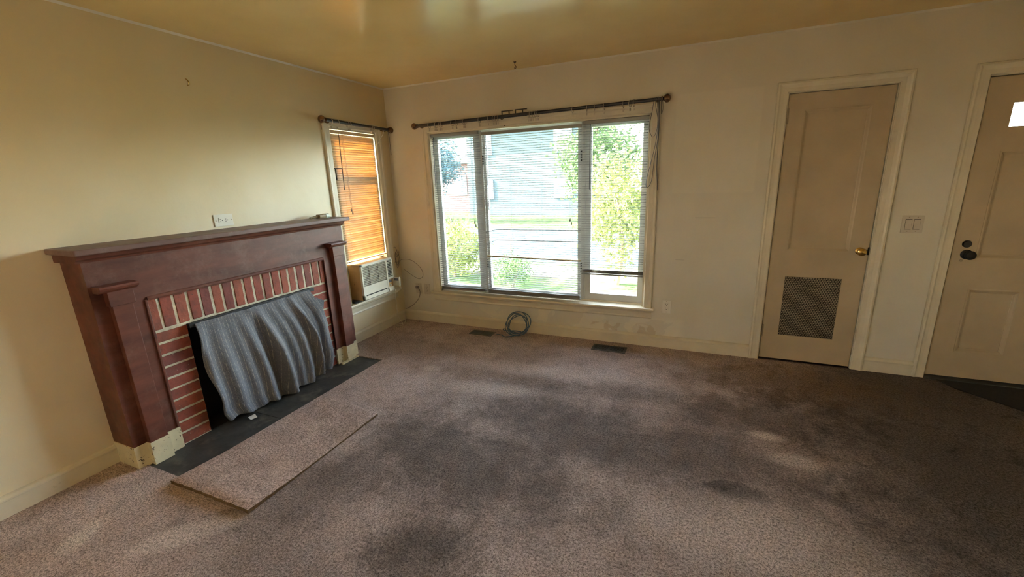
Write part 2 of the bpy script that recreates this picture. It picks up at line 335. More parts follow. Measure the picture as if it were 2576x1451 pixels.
# ------------------------------------------------------------------ geometry helpers
ORG = {}          # world origin of every object built here
class MB:
    def __init__(s): s.v = []; s.f = []; s.uv = None
    def add(s, verts, faces):
        o = len(s.v); s.v.extend(tuple(map(float, q)) for q in verts); s.f.extend(tuple(o + i for i in f) for f in faces); return s
    def box(s, x0, x1, y0, y1, z0, z1):
        return s.add([(x0, y0, z0), (x1, y0, z0), (x1, y1, z0), (x0, y1, z0), (x0, y0, z1), (x1, y0, z1), (x1, y1, z1), (x0, y1, z1)],
                     [(0, 3, 2, 1), (4, 5, 6, 7), (0, 1, 5, 4), (1, 2, 6, 5), (2, 3, 7, 6), (3, 0, 4, 7)])
    def prism(s, prof, axis, a, b):
        """closed 2d outline swept straight along an axis; prof in the two other axes, in xyz order"""
        n = len(prof)
        def p3(q, t):
            l = list(q); l.insert(axis, t); return tuple(l)
        vs_ = [p3(q, a) for q in prof] + [p3(q, b) for q in prof]
        fs = [(i, (i + 1) % n, n + (i + 1) % n, n + i) for i in range(n)] + [tuple(range(n - 1, -1, -1)), tuple(range(n, 2 * n))]
        return s.add(vs_, fs)
    def tube(s, pts, r, n=8, closed=False, rb=None):
        pts = [Vector(p) for p in pts]; m = len(pts); vs_ = []; fs = []
        nrm = None
        for i, p in enumerate(pts):
            a = pts[(i - 1) % m] if (closed or i > 0) else p
            b = pts[(i + 1) % m] if (closed or i < m - 1) else p
            tg = (b - a).normalized() if (b - a).length > 1e-9 else Vector((0, 0, 1))
            if nrm is None:
                nrm = tg.cross(Vector((0, 0, 1)))
                if nrm.length < 1e-3: nrm = tg.cross(Vector((1, 0, 0)))
            nrm = (nrm - tg * nrm.dot(tg)); nrm.normalize()
            bn = tg.cross(nrm)
            rr = r[i] if isinstance(r, (list, tuple)) else r
            for k in range(n):
                an = 2 * math.pi * k / n
                vs_.append(p + nrm * math.cos(an) * rr + bn * math.sin(an) * rr * (rb or 1))
        rings = m if closed else m - 1
        for i in range(rings):
            j = (i + 1) % m
            for k in range(n):
                fs.append((i * n + k, i * n + (k + 1) % n, j * n + (k + 1) % n, j * n + k))
        if not closed: fs += [tuple(range(n - 1, -1, -1)), tuple((m - 1) * n + k for k in range(n))]
        return s.add(vs_, fs)
    def lathe(s, prof, c, axis, n=20):
        """prof: (distance along axis, radius)"""
        axis = Vector(axis).normalized(); e1 = axis.orthogonal().normalized(); e2 = axis.cross(e1); c = Vector(c)
        vs_ = []; fs = []
        for t, r in prof:
            for k in range(n):
                an = 2 * math.pi * k / n
                vs_.append(c + axis * t + (e1 * math.cos(an) + e2 * math.sin(an)) * max(r, 1e-5))
        for i in range(len(prof) - 1):
            for k in range(n): fs.append((i * n + k, i * n + (k + 1) % n, (i + 1) * n + (k + 1) % n, (i + 1) * n + k))
        fs += [tuple(range(n - 1, -1, -1)), tuple((len(prof) - 1) * n + k for k in range(n))]
        return s.add(vs_, fs)
    def ball(s, c, r, n=14, sq=(1, 1, 1)):
        c = Vector(c); m = n // 2; vs_ = []; fs = []
        for i in range(m + 1):
            th = math.pi * i / m
            for k in range(n):
                ph = 2 * math.pi * k / n
                vs_.append((c.x + r * sq[0] * math.sin(th) * math.cos(ph), c.y + r * sq[1] * math.sin(th) * math.sin(ph), c.z + r * sq[2] * math.cos(th)))
        for i in range(m):
            for k in range(n): fs.append((i * n + k, (i + 1) * n + k, (i + 1) * n + (k + 1) % n, i * n + (k + 1) % n))
        return s.add(vs_, fs)
    def sweep(s, path, prof, to3, closed=False):
        """mitred sweep in a plane. path: (a,b) points; prof: closed (w,d), w to the left of the path, d out of the plane"""
        m = len(path); n = len(prof); vs_ = []; fs = []
        P = [Vector((p[0], p[1])) for p in path]
        for i in range(m):
            dirs = []
            if closed or i > 0: dirs.append((P[i] - P[i - 1]).normalized())
            if closed or i < m - 1: dirs.append((P[(i + 1) % m] - P[i]).normalized())
            nn = [Vector((-d.y, d.x)) for d in dirs]
            if len(nn) == 2:
                b = (nn[0] + nn[1]); b.normalize(); b = b / max(0.2, b.dot(nn[0]))
            else: b = nn[0]
            for w, d in prof:
                q = P[i] + b * w; vs_.append(to3(q.x, q.y, d))
        for i in range(m if closed else m - 1):
            j = (i + 1) % m
            for k in range(n): fs.append((i * n + k, j * n + k, j * n + (k + 1) % n, i * n + (k + 1) % n))
        if not closed: fs += [tuple(range(n)), tuple((m - 1) * n + k for k in range(n - 1, -1, -1))]
        return s.add(vs_, fs)
    def grid(s, fn, nu, nv):
        vs_ = [fn(i / nu, j / nv) for j in range(nv + 1) for i in range(nu + 1)]
        fs = [(j * (nu + 1) + i, j * (nu + 1) + i + 1, (j + 1) * (nu + 1) + i + 1, (j + 1) * (nu + 1) + i) for j in range(nv) for i in range(nu)]
        s.uv = [(i / nu, j / nv) for j in range(nv + 1) for i in range(nu + 1)]
        return s.add(vs_, fs)
    def build(s, name, mat, parent=None, bevel=0.0, smooth=False, org=None, segs=2, **props):
        a = np.array(s.v)
        if org is None:
            org = ((a[:, 0].min() + a[:, 0].max()) / 2, (a[:, 1].min() + a[:, 1].max()) / 2, a[:, 2].min())
        org = Vector(org)
        me = bpy.data.meshes.new(name)
        me.from_pydata((a - np.array(org)).tolist(), [], s.f)
        if s.uv:
            ul = me.uv_layers.new(name='UVMap')
            for lp in me.loops: ul.data[lp.index].uv = s.uv[lp.vertex_index]
        bm = bmesh.new(); bm.from_mesh(me)
        bmesh.ops.recalc_face_normals(bm, faces=bm.faces)
        if bevel:
            es = [e for e in bm.edges if len(e.link_faces) == 2 and e.calc_face_angle(0) > 0.6]
            bmesh.ops.bevel(bm, geom=es, offset=bevel, offset_type='OFFSET', segments=segs, profile=0.5, affect='EDGES', clamp_overlap=True)
        bm.to_mesh(me); bm.free()
        if smooth:
            me.polygons.foreach_set('use_smooth', [True] * len(me.polygons))
            if smooth != 'all' and hasattr(me, 'set_sharp_from_angle'): me.set_sharp_from_angle(angle=0.7)
        me.materials.append(MATS[mat])
        o = bpy.data.objects.new(name, me); COL.objects.link(o)
        place(o, org, parent)
        for k, v in props.items(): o[k] = v
        return o
def place(o, org, parent):
    ORG[o.name] = Vector(org)
    if parent:
        o.parent = parent; o.location = Vector(org) - ORG[parent.name]
    else: o.location = org
def thing(name, org, **props):
    o = bpy.data.objects.new(name, None); o.empty_display_size = 0.1; COL.objects.link(o)
    place(o, Vector(org), None)
    for k, v in props.items(): o[k] = v
    return o
def clone(src, org, parent=None, name=None):
    c = src.copy(); c.name = name or src.name.split('.')[0]; COL.objects.link(c)
    c.parent = None; c.matrix_parent_inverse.identity(); place(c, org, parent); return c
def clone_tree(root, org, **props):
    c = clone(root, org)
    for k, v in props.items(): c[k] = v
    for ch in list(root.children):
        d = ch.copy(); COL.objects.link(d); d.parent = c; d.location = ch.location; ORG[d.name] = Vector(org) + ch.location
    return c
def spline(pts, n=10):
    P = [Vector(p) for p in pts]; out = []
    for i in range(len(P) - 1):
        a = P[max(i - 1, 0)]; b = P[i]; c = P[i + 1]; d = P[min(i + 2, len(P) - 1)]
        for k in range(n):
            t = k / n
            out.append(0.5 * ((2 * b) + (c - a) * t + (2 * a - 5 * b + 4 * c - d) * t * t + (3 * b - a - 3 * c + d) * t ** 3))
    out.append(P[-1]); return out
BW = lambda a, b, d: (a, -d, b)          # back wall plane: (x, z, depth into the room)
LW = lambda a, b, d: (d, a, b)           # left wall plane: (y, z, depth into the room)
STRUCT = dict(kind='structure')

# ------------------------------------------------------------------ room shell
H = 2.441; XR = 5.95; YF = -5.9
WX0, WX1, WZ0, WZ1 = 0.495, 2.615, 0.362, 1.985      # picture window opening
C0, C1, D0, D1 = 3.549, 4.164, 4.609, 5.525          # closet door, entry door
b = MB(); h = 0.0                                     # carpet with a notch for hearth and fireplace
out = [(-.12, YF), (XR, YF), (XR, 0.06), (-.12, 0.06), (-.12, -1.045), (.517, -1.045), (.512, -2.688), (-.12, -2.688)]
b.add([(x, y, 0) for x, y in out] + [(x, y, -.022) for x, y in out], [tuple(range(8)), tuple(range(15, 7, -1))] + [(i, 8 + i, 8 + (i + 1) % 8, (i + 1) % 8) for i in range(8)])
b.build('floor', 'carpet', **STRUCT)
MB().box(-.3, XR + .15, YF - .15, .15, H, H + .12).build('ceiling', 'ceiling', **STRUCT)
MB().box(-.3, XR + .15, YF - .15, .15, -.20, -.06).build('subfloor', 'dark_gap', **STRUCT)

b = MB()
def wall_cells(xs, zs, holes, put):
    for i in range(len(xs) - 1):
        for j in range(len(zs) - 1):
            cx, cz = (xs[i] + xs[i + 1]) / 2, (zs[j] + zs[j + 1]) / 2
            if any(a < cx < b_ and c < cz < d for a, b_, c, d in holes): continue
            put(xs[i], xs[i + 1], zs[j], zs[j + 1])
def wall(name, mat, rng_, holes, put3, lo=-.06):
    xs = sorted({rng_[0], rng_[1], *[v for q in holes for v in q[:2]]}); zs = sorted({lo, H + .02, *[v for q in holes for v in q[2:]]})
    m = MB(); wall_cells(xs, zs, holes, lambda *q: put3(m, *q)); 
    return m
hole_w = (WX0, WX1, WZ0, WZ1)
m1 = wall('', '', (-.15, XR + .15), [hole_w, (C0, C1, 0, 2.03), (D0, D1, 0, 2.02)], lambda m, a, c, d, e: m.box(a, c, 0, .05, d, e))
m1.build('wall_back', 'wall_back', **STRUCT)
GL = (4.735, 5.40, 1.705, 1.870)                      # lights in the entry door
m2 = wall('', '', (-.15, XR + .15), [hole_w, GL], lambda m, a, c, d, e: m.box(a, c, .05, .15, d, e))
m2.build('wall_back_outer', 'wall', **STRUCT)
LWY0, LWY1, LWZ0, LWZ1 = -.80, -.20, .40, 2.005       # side window opening
SL = (-5.55, -4.95, 1.0, 1.86)                        # unseen window added to the fireplace wall for fill light, behind the camera
wall('', '', (YF - .15, 0), [(LWY0, LWY1, LWZ0, LWZ1), SL], lambda m, a, c, d, e: m.box(-.15, 0, a, c, d, e)).build('wall_left', 'wall', **STRUCT)
wall('', '', (YF - .15, 0), [], lambda m, a, c, d, e: m.box(XR, XR + .15, a, c, d, e)).build('wall_right', 'wall', **STRUCT)
wall('', '', (0, XR), [], lambda m, a, c, d, e: m.box(a, c, YF - .15, YF, d, e)).build('wall_front', 'wall', **STRUCT)

# baseboards
BP = [(0, 0), (.014, 0), (.014, .082), (.020, .086), (.020, .094), (.012, .106), (.006, .110), (0, .112)]
def base_back(a, c): MB().prism([(-d, z) for d, z in BP], 0, a, c).build('baseboard_back', 'trim', **STRUCT)
base_back(0.0, 3.475); base_back(4.238, 4.535)
def base_left(a, c): MB().prism(BP, 1, a, c).build('baseboard_left', 'trim', **STRUCT)
MB().prism([(0, H - .012), (-.010, H), (.0, H)], 0, 0, XR).build('trim_3', 'trim', **STRUCT)     # bead of caulk along the ceiling
MB().prism([(0, H - .012), (.010, H), (.0, H)], 1, YF, 0).build('trim_4', 'trim', **STRUCT)
base_left(YF, -2.727); base_left(-1.004, 0.0)

# ------------------------------------------------------------------ doors
CAS = [(0, 0), (0, .010), (.006, .016), (.030, .014), (.048, .018), (.058, .024), (.068, .022), (.072, .016), (.072, 0)]
def casing(n, x0, x1, z1):
    MB().sweep([(x1 + 0.0, 0), (x1, z1), (x0, z1), (x0, 0)], [(-w, d) for w, d in CAS], BW).build('trim_%d' % n, 'trim', **STRUCT)
casing(1, C0 - .004, C1 + .004, 2.034); casing(2, D0 - .004, D1 + .004, 2.026)

def leaf_door(name, x0, x1, z0, z1, y0, holes):
    xs = sorted({x0, x1, *[v for q in holes for v in q[:2]]}); zs = sorted({z0, z1, *[v for q in holes for v in q[2:]]})
    m = MB(); wall_cells(xs, zs, holes, lambda a, c, d, e: m.box(a, c, y0, y0 + .036, d, e))
    return m.build(name, 'door_paint', **STRUCT)
def panel(parent, x0, x1, z0, z1, y):
    MB().box(x0 - .004, x1 + .004, y + .014, y + .028, z0 - .004, z1 + .004).build('panel', 'door_paint', parent)
    MB().sweep([(x0, z0), (x1, z0), (x1, z1), (x0, z1)], [(-.003, -y), (-.003, -y + .002), (.005, -y + .0025), (.012, -y - .001), (.020, -y - .008), (.026, -y - .010), (.026, -y - .015), (-.001, -y - .015)], BW, True).build('panel_moulding', 'door_paint', parent)
DY = 0.010
P1 = (3.655, 4.050, .905, 1.915)
GR = (3.660, 4.040, .210, .708)
d1 = leaf_door('door_1', C0 + .004, C1 - .004, .012, 2.026, DY, [P1, GR])
panel(d1, *P1, DY)
MB().sweep([(GR[0], GR[2]), (GR[1], GR[2]), (GR[1], GR[3]), (GR[0], GR[3])], [(0, -DY), (0, -DY - .012), (.008, -DY - .010), (.008, -DY)], BW, True).build('grille_frame', 'door_paint', d1)
MB().box(GR[0], GR[1], DY + .020, DY + .030, GR[2], GR[3]).build('grille_backing', 'dark_gap', d1)
m = MB(); pit = .0165; row = pit * .866; j = 0; z = GR[2] + .008
while z < GR[3] - .004:                               # punched sheet: hexagon islands joined by thin bars
    x = GR[0] + .008 + (pit / 2 if j % 2 else 0)
    while x < GR[1] - .004:
        r = pit * .30
        m.add([(x + r * math.cos(a * math.pi / 3), DY + .010, z + r * math.sin(a * math.pi / 3)) for a in range(6)], [tuple(range(6))])
        for a in (0, 1, 2):
            c_, s_ = math.cos(a * math.pi / 3), math.sin(a * math.pi / 3); w = .0011
            ex, ez = x + pit * c_, z + pit * s_
            if GR[0] < ex < GR[1] and GR[2] < ez < GR[3]:
                m.add([(x - s_ * w, DY + .0101, z + c_ * w), (x + s_ * w, DY + .0101, z - c_ * w), (ex + s_ * w, DY + .0101, ez - c_ * w), (ex - s_ * w, DY + .0101, ez + c_ * w)], [(0, 1, 2, 3)])
        x += pit
    z += row; j += 1
m.build('grille', 'grille_metal', d1, kind='stuff', label='punched metal air grille in the lower part of the door')
kx, kz = 4.108, .915
kb = MB().lathe([(0, .026), (.004, .027), (.007, .020), (.009, .010), (.030, .010), (.034, .018), (.042, .026), (.052, .0285), (.060, .026), (.066, .016), (.068, .002)], (kx, DY, kz), (0, -1, 0), 24).build('knob', 'brass', d1, smooth=True, label='oval brass door knob')
MB().box(C1 - .010, C1 + .002, DY - .003, DY + .02, kz - .028, kz + .028).build('strike_plate', 'slot', d1)
for hz in (1.88, .245):
    MB().box(C0 - .002, C0 + .016, DY - .004, DY + .01, hz - .05, hz + .05).tube([(C0 + .004, DY - .008, hz - .052), (C0 + .004, DY - .008, hz + .052)], .006, 8).build('hinge', 'hinge_metal', d1)

P2 = (4.742, 5.40, .885, 1.570); P3 = (4.745, 5.003, .215, .672); P4 = (5.13, 5.39, .215, .672)
d2 = leaf_door('door_2', D0 + .006, D1 - .006, .022, 2.012, DY, [P2, P3, P4, GL])
for q in (P2, P3, P4): panel(d2, *q, DY)
MB().sweep([(GL[0], GL[2]), (GL[1], GL[2]), (GL[1], GL[3]), (GL[0], GL[3])], [(0, -DY), (0, -DY - .008), (.010, -DY - .006), (.014, -DY)], BW, True).build('light_frame', 'door_paint', d2)
for a in (4.735, 4.957, 5.178):
    MB().box(a, a + .222, DY + .016, DY + .020, GL[2], GL[3]).build('pane', 'glass', d2)
for a in (4.957, 5.178):
    MB().box(a - .012, a + .012, DY + .002, DY + .034, GL[2], GL[3]).build('glazing_bar', 'door_paint', d2)
MB().lathe([(0, .031), (.006, .032), (.010, .024), (.012, .012), (.034, .012), (.038, .020), (.046, .028), (.056, .030), (.064, .026), (.069, .012), (.070, .001)], (4.690, DY, .912), (0, -1, 0), 24).build('knob', 'black_knob', d2, smooth=True, label='black door knob')
MB().lathe([(0, .024), (.008, .025), (.016, .021), (.018, .002)], (4.681, DY, .982), (0, -1, 0), 20).build('deadbolt', 'black_knob', d2, smooth=True)
MB().lathe([(0, .009), (.002, .009), (.003, .001)], (4.672, DY, .868), (0, -1, 0), 12).build('screw', 'hinge_metal', d2)
MB().box(D0, D1, -.035, .05, -.005, .012).build('door_sill', 'slate', d2)
DM = MB().add([(4.66, -.02, .001), (5.75, -.02, .001), (5.75, -.62, .001), (5.05, -.50, .001), (4.72, -.16, .001),
               (4.66, -.02, .007), (5.75, -.02, .007), (5.75, -.62, .007), (5.05, -.50, .007), (4.72, -.16, .007)],
              [(4, 3, 2, 1, 0), (5, 6, 7, 8, 9), (0, 1, 6, 5), (1, 2, 7, 6), (2, 3, 8, 7), (3, 4, 9, 8), (4, 0, 5, 9)])
DM.build('patch', 'patch_dark', label='thin dark patch on the carpet in front of the entry door', category='patch')  # thin dark sheet lying on the carpet

# ------------------------------------------------------------------ picture window in the back wall
w1 = thing('window_1', (1.55, 0.08, WZ0), **STRUCT)
WCAS = [(0, 0), (0, .008), (.008, .014), (.040, .014), (.050, .020), (.066, .022), (.074, .016), (.074, 0)]
MB().sweep([(WX1, WZ0), (WX1, WZ1), (WX0, WZ1), (WX0, WZ0)], [(-w, d) for w, d in WCAS], BW).build('casing', 'trim', w1)
MB().prism([(-.052, .338), (-.058, .350), (-.052, .362), (.055, .366), (.055, .338)], 0, .402, 2.708).build('stool', 'trim', w1)
MB().prism([(0, .262), (-.012, .262), (-.020, .272), (-.014, .284), (-.014, .318), (-.026, .330), (-.030, .338), (0, .338)], 0, .425, 2.690).build('apron', 'trim', w1)
MB().box(WX0 - .002, WX0 + .014, 0, .13, WZ0, WZ1).build('jamb', 'trim', w1)
MB().box(WX1 - .014, WX1 + .002, 0, .13, WZ0, WZ1).build('jamb', 'trim', w1)
MB().box(WX0, WX1, 0, .13, WZ1 - .014, WZ1 + .002).build('head_jamb', 'trim', w1)
MB().box(WX0, WX1, .05, .14, WZ0 - .002, WZ0 + .018).build('sill', 'trim', w1)
for a, c in ((1.012, 1.062), (2.028, 2.072)):
    MB().box(a, c, .048, .135, WZ0 + .018, WZ1 - .014).build('mullion', 'window_paint', w1, bevel=.004)
def sash(a, c, z0, z1, fw, fb, y0=.060, y1=.095, rail=None):
    o = MB().box(a, a + fw, y0, y1, z0, z1).box(c - fw, c, y0, y1, z0, z1).box(a + fw, c - fw, y0, y1, z0, z0 + fb).box(a + fw, c - fw, y0, y1, z1 - fw, z1).build('sash', 'window_paint', w1)
    MB().box(a + fw, c - fw, y0 + .014, y0 + .018, z0 + fb, z1 - fw).build('pane', 'glass', o)
    return o
Z0, Z1 = WZ0 + .018, WZ1 - .014
sash(WX0 + .014, 1.012, Z0, Z1, .050, .052)
sash(1.062, 2.028, Z0, Z1, .028, .042)
sash(2.072, WX1 - .014, Z0, Z1, .050, .062)
for x, z in ((1.066, 1.70), (1.066, .69), (2.034, 1.69), (2.038, .69)):
    q = MB()
    for k in range(4): q.box(x - .006, x + .006, .040, .050, z - .045 + k * .024, z - .031 + k * .024)
    q.build('sash_clip', 'slot', w1)

# ------------------------------------------------------------------ venetian blinds
def slat_mesh(L, w, tilt, wave, seed, crown=.0030, kink=None, nseg=14):
    """one curved aluminium slat, length along +x, centred; returns MB"""
    r = random.Random(seed); ph = r.uniform(0, 6.28); ph2 = r.uniform(0, 6.28); a = wave * r.uniform(.3, 1.0)
    def f(u, v):
        s = v - .5
        cr_ = crown * (1 - 4 * s * s)
        y = s * w * math.cos(tilt) - cr_ * math.sin(tilt); z = s * w * math.sin(tilt) + cr_ * math.cos(tilt)
        z += a * math.sin(2.2 * math.pi * u + ph) + .5 * a * math.sin(5.1 * math.pi * u + ph2)
        if kink: z += kink(u)
        return ((u - .5) * L, y, z)
    m = MB(); m.grid(f, nseg, 4); m.uv = None
    # give it thickness
    n = len(m.v); m.v += [(x, y, z - .0005) for x, y, z in m.v]
    m.f += [tuple(n + i for i in reversed(q)) for q in m.f[:]]
    ring = [i for i in range(nseg + 1)] + [j * (nseg + 1) + nseg for j in range(1, 5)] + [4 * (nseg + 1) + i for i in range(nseg - 1, -1, -1)] + [j * (nseg + 1) for j in range(3, 0, -1)]
    m.f += [(ring[i], ring[(i + 1) % len(ring)], n + ring[(i + 1) % len(ring)], n + ring[i]) for i in range(len(ring))]
    return m
def blind(name, x0, x1, y, ztop, zbot, pitch, mat, tilt, wave, special=None, rot=0, axis='x', stack=0, cords=(.18, .82), wand=None, pull=None, label=''):
    """axis x: slats run along x at depth y.  axis y: slats run along y (x0,x1 are y) at x = y"""
    L = x1 - x0; mid = (x0 + x1) / 2
    P = (lambda a, d, z: (a, y + d, z)) if axis == 'x' else (lambda a, d, z: (y - d, a, z))
    rz = 0 if axis == 'x' else math.pi / 2
    root = thing(name, P(mid, 0, zbot), label=label, category='blind', group='venetian blinds in the windows')
    def part(m, nm, mt, par=root, **k):
        m.v = [P(v[0], v[1], v[2]) for v in m.v]; return m.build(nm, mt, par, **k)
    hr = part(MB().box(x0, x1, -.013, .013, ztop - .028, ztop), 'headrail', mat, bevel=.002)
    variants = []
    for k in range(7):
        sm = slat_mesh(L, .025, tilt, wave, hash((name, k)) & 0xffff if False else k * 17 + len(name))
        variants.append(sm)
    meshes = []
    for sm in variants:
        o = sm.build('slat', mat, root, org=(0, 0, 0), smooth='all'); meshes.append(o)
    z = ztop - .045; i = 0; zs = []
    while z > zbot + .022 + stack * .004: zs.append(z); z -= pitch
    used = set()
    def put(o, z, dy=0, extra=0.0, first=None):
        o.location = Vector(P(mid, dy, z)) - ORG[root.name]; o.rotation_euler = (0, 0, rz); ORG[o.name] = Vector(P(mid, dy, z))
    sp = dict(special or {})
    for z in zs:
        key = next((k for k in sp if abs(k - z) < pitch * .5), None)
        if key is not None:
            kk = sp.pop(key)
            o = slat_mesh(L, .025, kk.get('tilt', tilt), wave * .4, 3, kink=kk.get('kink'), nseg=40).build('slat', kk.get('mat', mat), root, org=(0, 0, 0), smooth='all'); put(o, z); continue
        k = random.randrange(7)
        if k not in used: used.add(k); o = meshes[k]
        else: o = meshes[k].copy(); COL.objects.link(o); o.parent = root
        put(o, z + random.uniform(-.0007, .0007), random.uniform(-.001, .001))
    for k in range(stack):
        o = meshes[k % 7].copy(); COL.objects.link(o); o.parent = root; put(o, zbot + .018 + k * .004, random.uniform(-.002, .002))
    for k in range(7):
        if k not in used: bpy.data.objects.remove(meshes[k])
    part(MB().box(x0, x1, -.012, .012, zbot, zbot + .012), 'bottom_rail', mat, bevel=.003)
    for c in cords:
        cx = x0 + L * c
        for d in (-.0128, .0128):
            part(MB().tube([(cx, d, zbot + .006), (cx, d, ztop - .02)], .0006, 4), 'ladder_cord', mat)
    if wand:
        wx, z0, lean = wand
        part(MB().tube([(wx, -.020, ztop - .03), (wx + lean * .2, -.026, ztop - .06), (wx + lean, -.028, z0)], .0036, 6), 'tilt_wand', 'cable_dark')
    if pull:
        px_, z0 = pull
        o = part(MB().tube([(px_, -.016, ztop - .02), (px_ + .004, -.020, z0)], .0010, 4).tube([(px_ + .012, -.016, ztop - .02), (px_ + .016, -.020, z0 - .03)], .0010, 4), 'pull_cord', 'cable_grey')
        m = MB()
        for dx, dz in ((.004, 0), (.016, -.03)): m.lathe([(0, .002), (-.012, .005), (-.030, .0065), (-.032, .001)], (px_ + dx, -.020, z0 + dz), (0, 0, 1), 8)
        part(m, 'tassel', 'cable_dark')
    return root
BY = 0.026
blind('venetian_blind', .512, 1.046, BY, 1.968, .382, .0207, 'blind_grey', math.radians(-5), .0011, stack=4, wand=(.548, 1.44, -.010), pull=(.955, 1.12),
      label='grey venetian blind over the narrow window section beside the room corner')
sp = {1.035: dict(tilt=math.radians(14), kink=lambda u: -.030 * max(0, (.125 - u) / .125)),
      .926: dict(tilt=math.radians(16), kink=lambda u: -.048 * max(0, (.105 - u) / .09)),
      .775: dict(tilt=math.radians(30), mat='blind_yellowed', kink=lambda u: -.012 * u)}
blind('venetian_blind', 1.072, 2.040, BY - .006, 1.950, .375, .0207, 'blind_grey', math.radians(-5), .0014, special=sp, stack=7, cords=(.08, .30, .62, .92), wand=(1.128, 1.225, .004), pull=(1.940, 1.15),
      label='wide grey venetian blind with bent slats over the middle window section')
blind('venetian_blind', 2.046, 2.600, BY - .002, 1.968, .628, .0207, 'blind_grey', math.radians(-5), .0011, stack=8, wand=(2.122, 1.40, -.002), pull=None,
      label='grey venetian blind pulled partly up, leaving a strip of clear glass below')

# ------------------------------------------------------------------ side window in the left wall
w2 = thing('window_2', (-.05, -.50, LWZ0), **STRUCT)
MB().sweep([(LWY0, .40), (LWY0, LWZ1), (LWY1, LWZ1), (LWY1, .40)], [(w, d) for w, d in WCAS], LW).build('casing', 'trim', w2)
MB().prism([(-.10, .372), (.052, .372), (.058, .385), (.052, .398), (-.10, .402)], 1, -.905, -.100).build('stool', 'trim', w2)
MB().prism([(0, .285), (.012, .285), (.018, .296), (.014, .308), (.014, .346), (.026, .358), (.032, .372), (0, .372)], 1, -.890, -.115).build('apron', 'trim', w2)
MB().box(-.13, 0, LWY0 - .002, LWY0 + .014, .40, LWZ1).build('jamb', 'trim', w2)
MB().box(-.13, 0, LWY1 - .014, LWY1 + .002, .40, LWZ1).build('jamb', 'trim', w2)
MB().box(-.13, 0, LWY0, LWY1, LWZ1 - .014, LWZ1 + .002).build('head_jamb', 'trim', w2)
def sash2(z0, z1, x0):
    a, c, fw = LWY0 + .014, LWY1 - .014, .036
    o = MB().box(x0, x0 + .03, a, a + fw, z0, z1).box(x0, x0 + .03, c - fw, c, z0, z1).box(x0, x0 + .03, a + fw, c - fw, z0, z0 + fw).box(x0, x0 + .03, a + fw, c - fw, z1 - fw, z1).build('sash', 'window_paint', w2)
    MB().box(x0 + .012, x0 + .016, a + fw, c - fw, z0 + fw, z1 - fw).build('pane', 'glass', o)
sash2(1.565, LWZ1 - .014, -.105); sash2(.770, 1.60, -.070)
blind('venetian_blind', LWY0 + .020, LWY1 - .020, -.008, 1.985, .792, .0207, 'blind_amber', math.radians(-83), .0006, axis='y', stack=0, cords=(.14, .78), wand=(-.70, 1.47, -.02), pull=(-.66, 1.30),
      label='amber-glowing closed venetian blind in the narrow window above the air conditioner')

w_fill = thing('fill_window', (-.05, -5.25, SL[2]), **STRUCT)  # added out of view to bring fill light into the room
MB().sweep([(SL[0], SL[2]), (SL[0], SL[3]), (SL[1], SL[3]), (SL[1], SL[2])], [(w, d) for w, d in WCAS], LW).build('casing', 'trim', w_fill)
MB().box(-.10, .05, SL[0] - .09, SL[1] + .09, SL[2] - .028, SL[2]).build('stool', 'trim', w_fill)
MB().box(-.08, -.05, SL[0], SL[1], 1.44, 1.48).build('meeting_rail', 'trim', w_fill)

MB().box(.012, .018, -.800, -.712, 1.652, 1.662).box(.012, .018, -.796, -.786, 1.560, 1.655).build('lock_bar', 'slot', w2)

# ------------------------------------------------------------------ air conditioner
ac = thing('air_conditioner', (.03, -.525, .402), label='yellowed window air conditioner standing on the sill of the narrow window', category='air conditioner')
AX, AY0, AY1, AZ0, AZ1 = .128, -.752, -.300, .430, .775
MB().box(-.30, AX - .022, AY0 + .006, AY1 - .006, AZ0 - .004, AZ1 - .004).build('case', 'ac_side', ac, bevel=.004, label='side casing yellowed to ochre')
fr = MB()
SP = -.388                                            # split between intake and outlet grilles
for a, c, d, e in ((AY0, AY1, AZ1 - .022, AZ1), (AY0, AY1, AZ0, AZ0 + .045), (AY0, AY0 + .016, AZ0, AZ1), (AY1 - .012, AY1, AZ0, AZ1), (SP - .014, SP + .006, AZ0, AZ1), (SP, AY1, .555, .575)):
    fr.box(AX - .024, AX, a, c, d, e)
fr.build('front_frame', 'ac_front', ac, bevel=.0025)
MB().box(AX - .024, AX - .002, AY0 + .012, SP - .010, AZ0 + .040, .560).build('front_panel', 'ac_front', ac, bevel=.002)
MB().box(AX - .004, AX + .001, AY0 + .03, SP - .03, AZ0 + .036, AZ0 + .046).build('drain_slot', 'ac_dark', ac)
MB().box(AX - .026, AX - .018, AY0 + .012, SP - .010, .556, AZ1 - .020).build('intake_backing', 'ac_grille_back', ac)
MB().box(AX - .026, AX - .020, SP, AY1 - .010, .570, AZ1 - .020).build('outlet_backing', 'ac_dark', ac)
z = .572
while z < AZ1 - .026:
    MB().prism([(AX - .016, z), (AX - .001, z + .002), (AX - .001, z + .0055), (AX - .016, z + .0045)], 1, AY0 + .014, SP - .012).build('louvre', 'ac_front', ac)
    MB().prism([(AX - .016, z), (AX - .001, z + .002), (AX - .001, z + .0055), (AX - .016, z + .0045)], 1, SP + .004, AY1 - .010).build('louvre', 'ac_front', ac)
    z += .0155
for yy in (-.640, -.515):
    MB().box(AX - .012, AX - .002, yy - .004, yy + .004, .560, AZ1 - .02).build('grille_bar', 'ac_grille_back', ac)
MB().box(AX - .020, AX - .006, SP + .004, AY1 - .010, AZ0 + .042, .556).build('control_panel', 'ac_side', ac)
MB().box(AX - .007, AX - .004, SP + .014, AY1 - .030, .520, .545).build('control_label', 'label_grey', ac)
for zz in (.492,):
    MB().lathe([(0, .010), (.010, .009), (.011, .001)], (AX - .006, SP + .030, zz), (1, 0, 0), 12).build('control_dial', 'ac_front', ac)
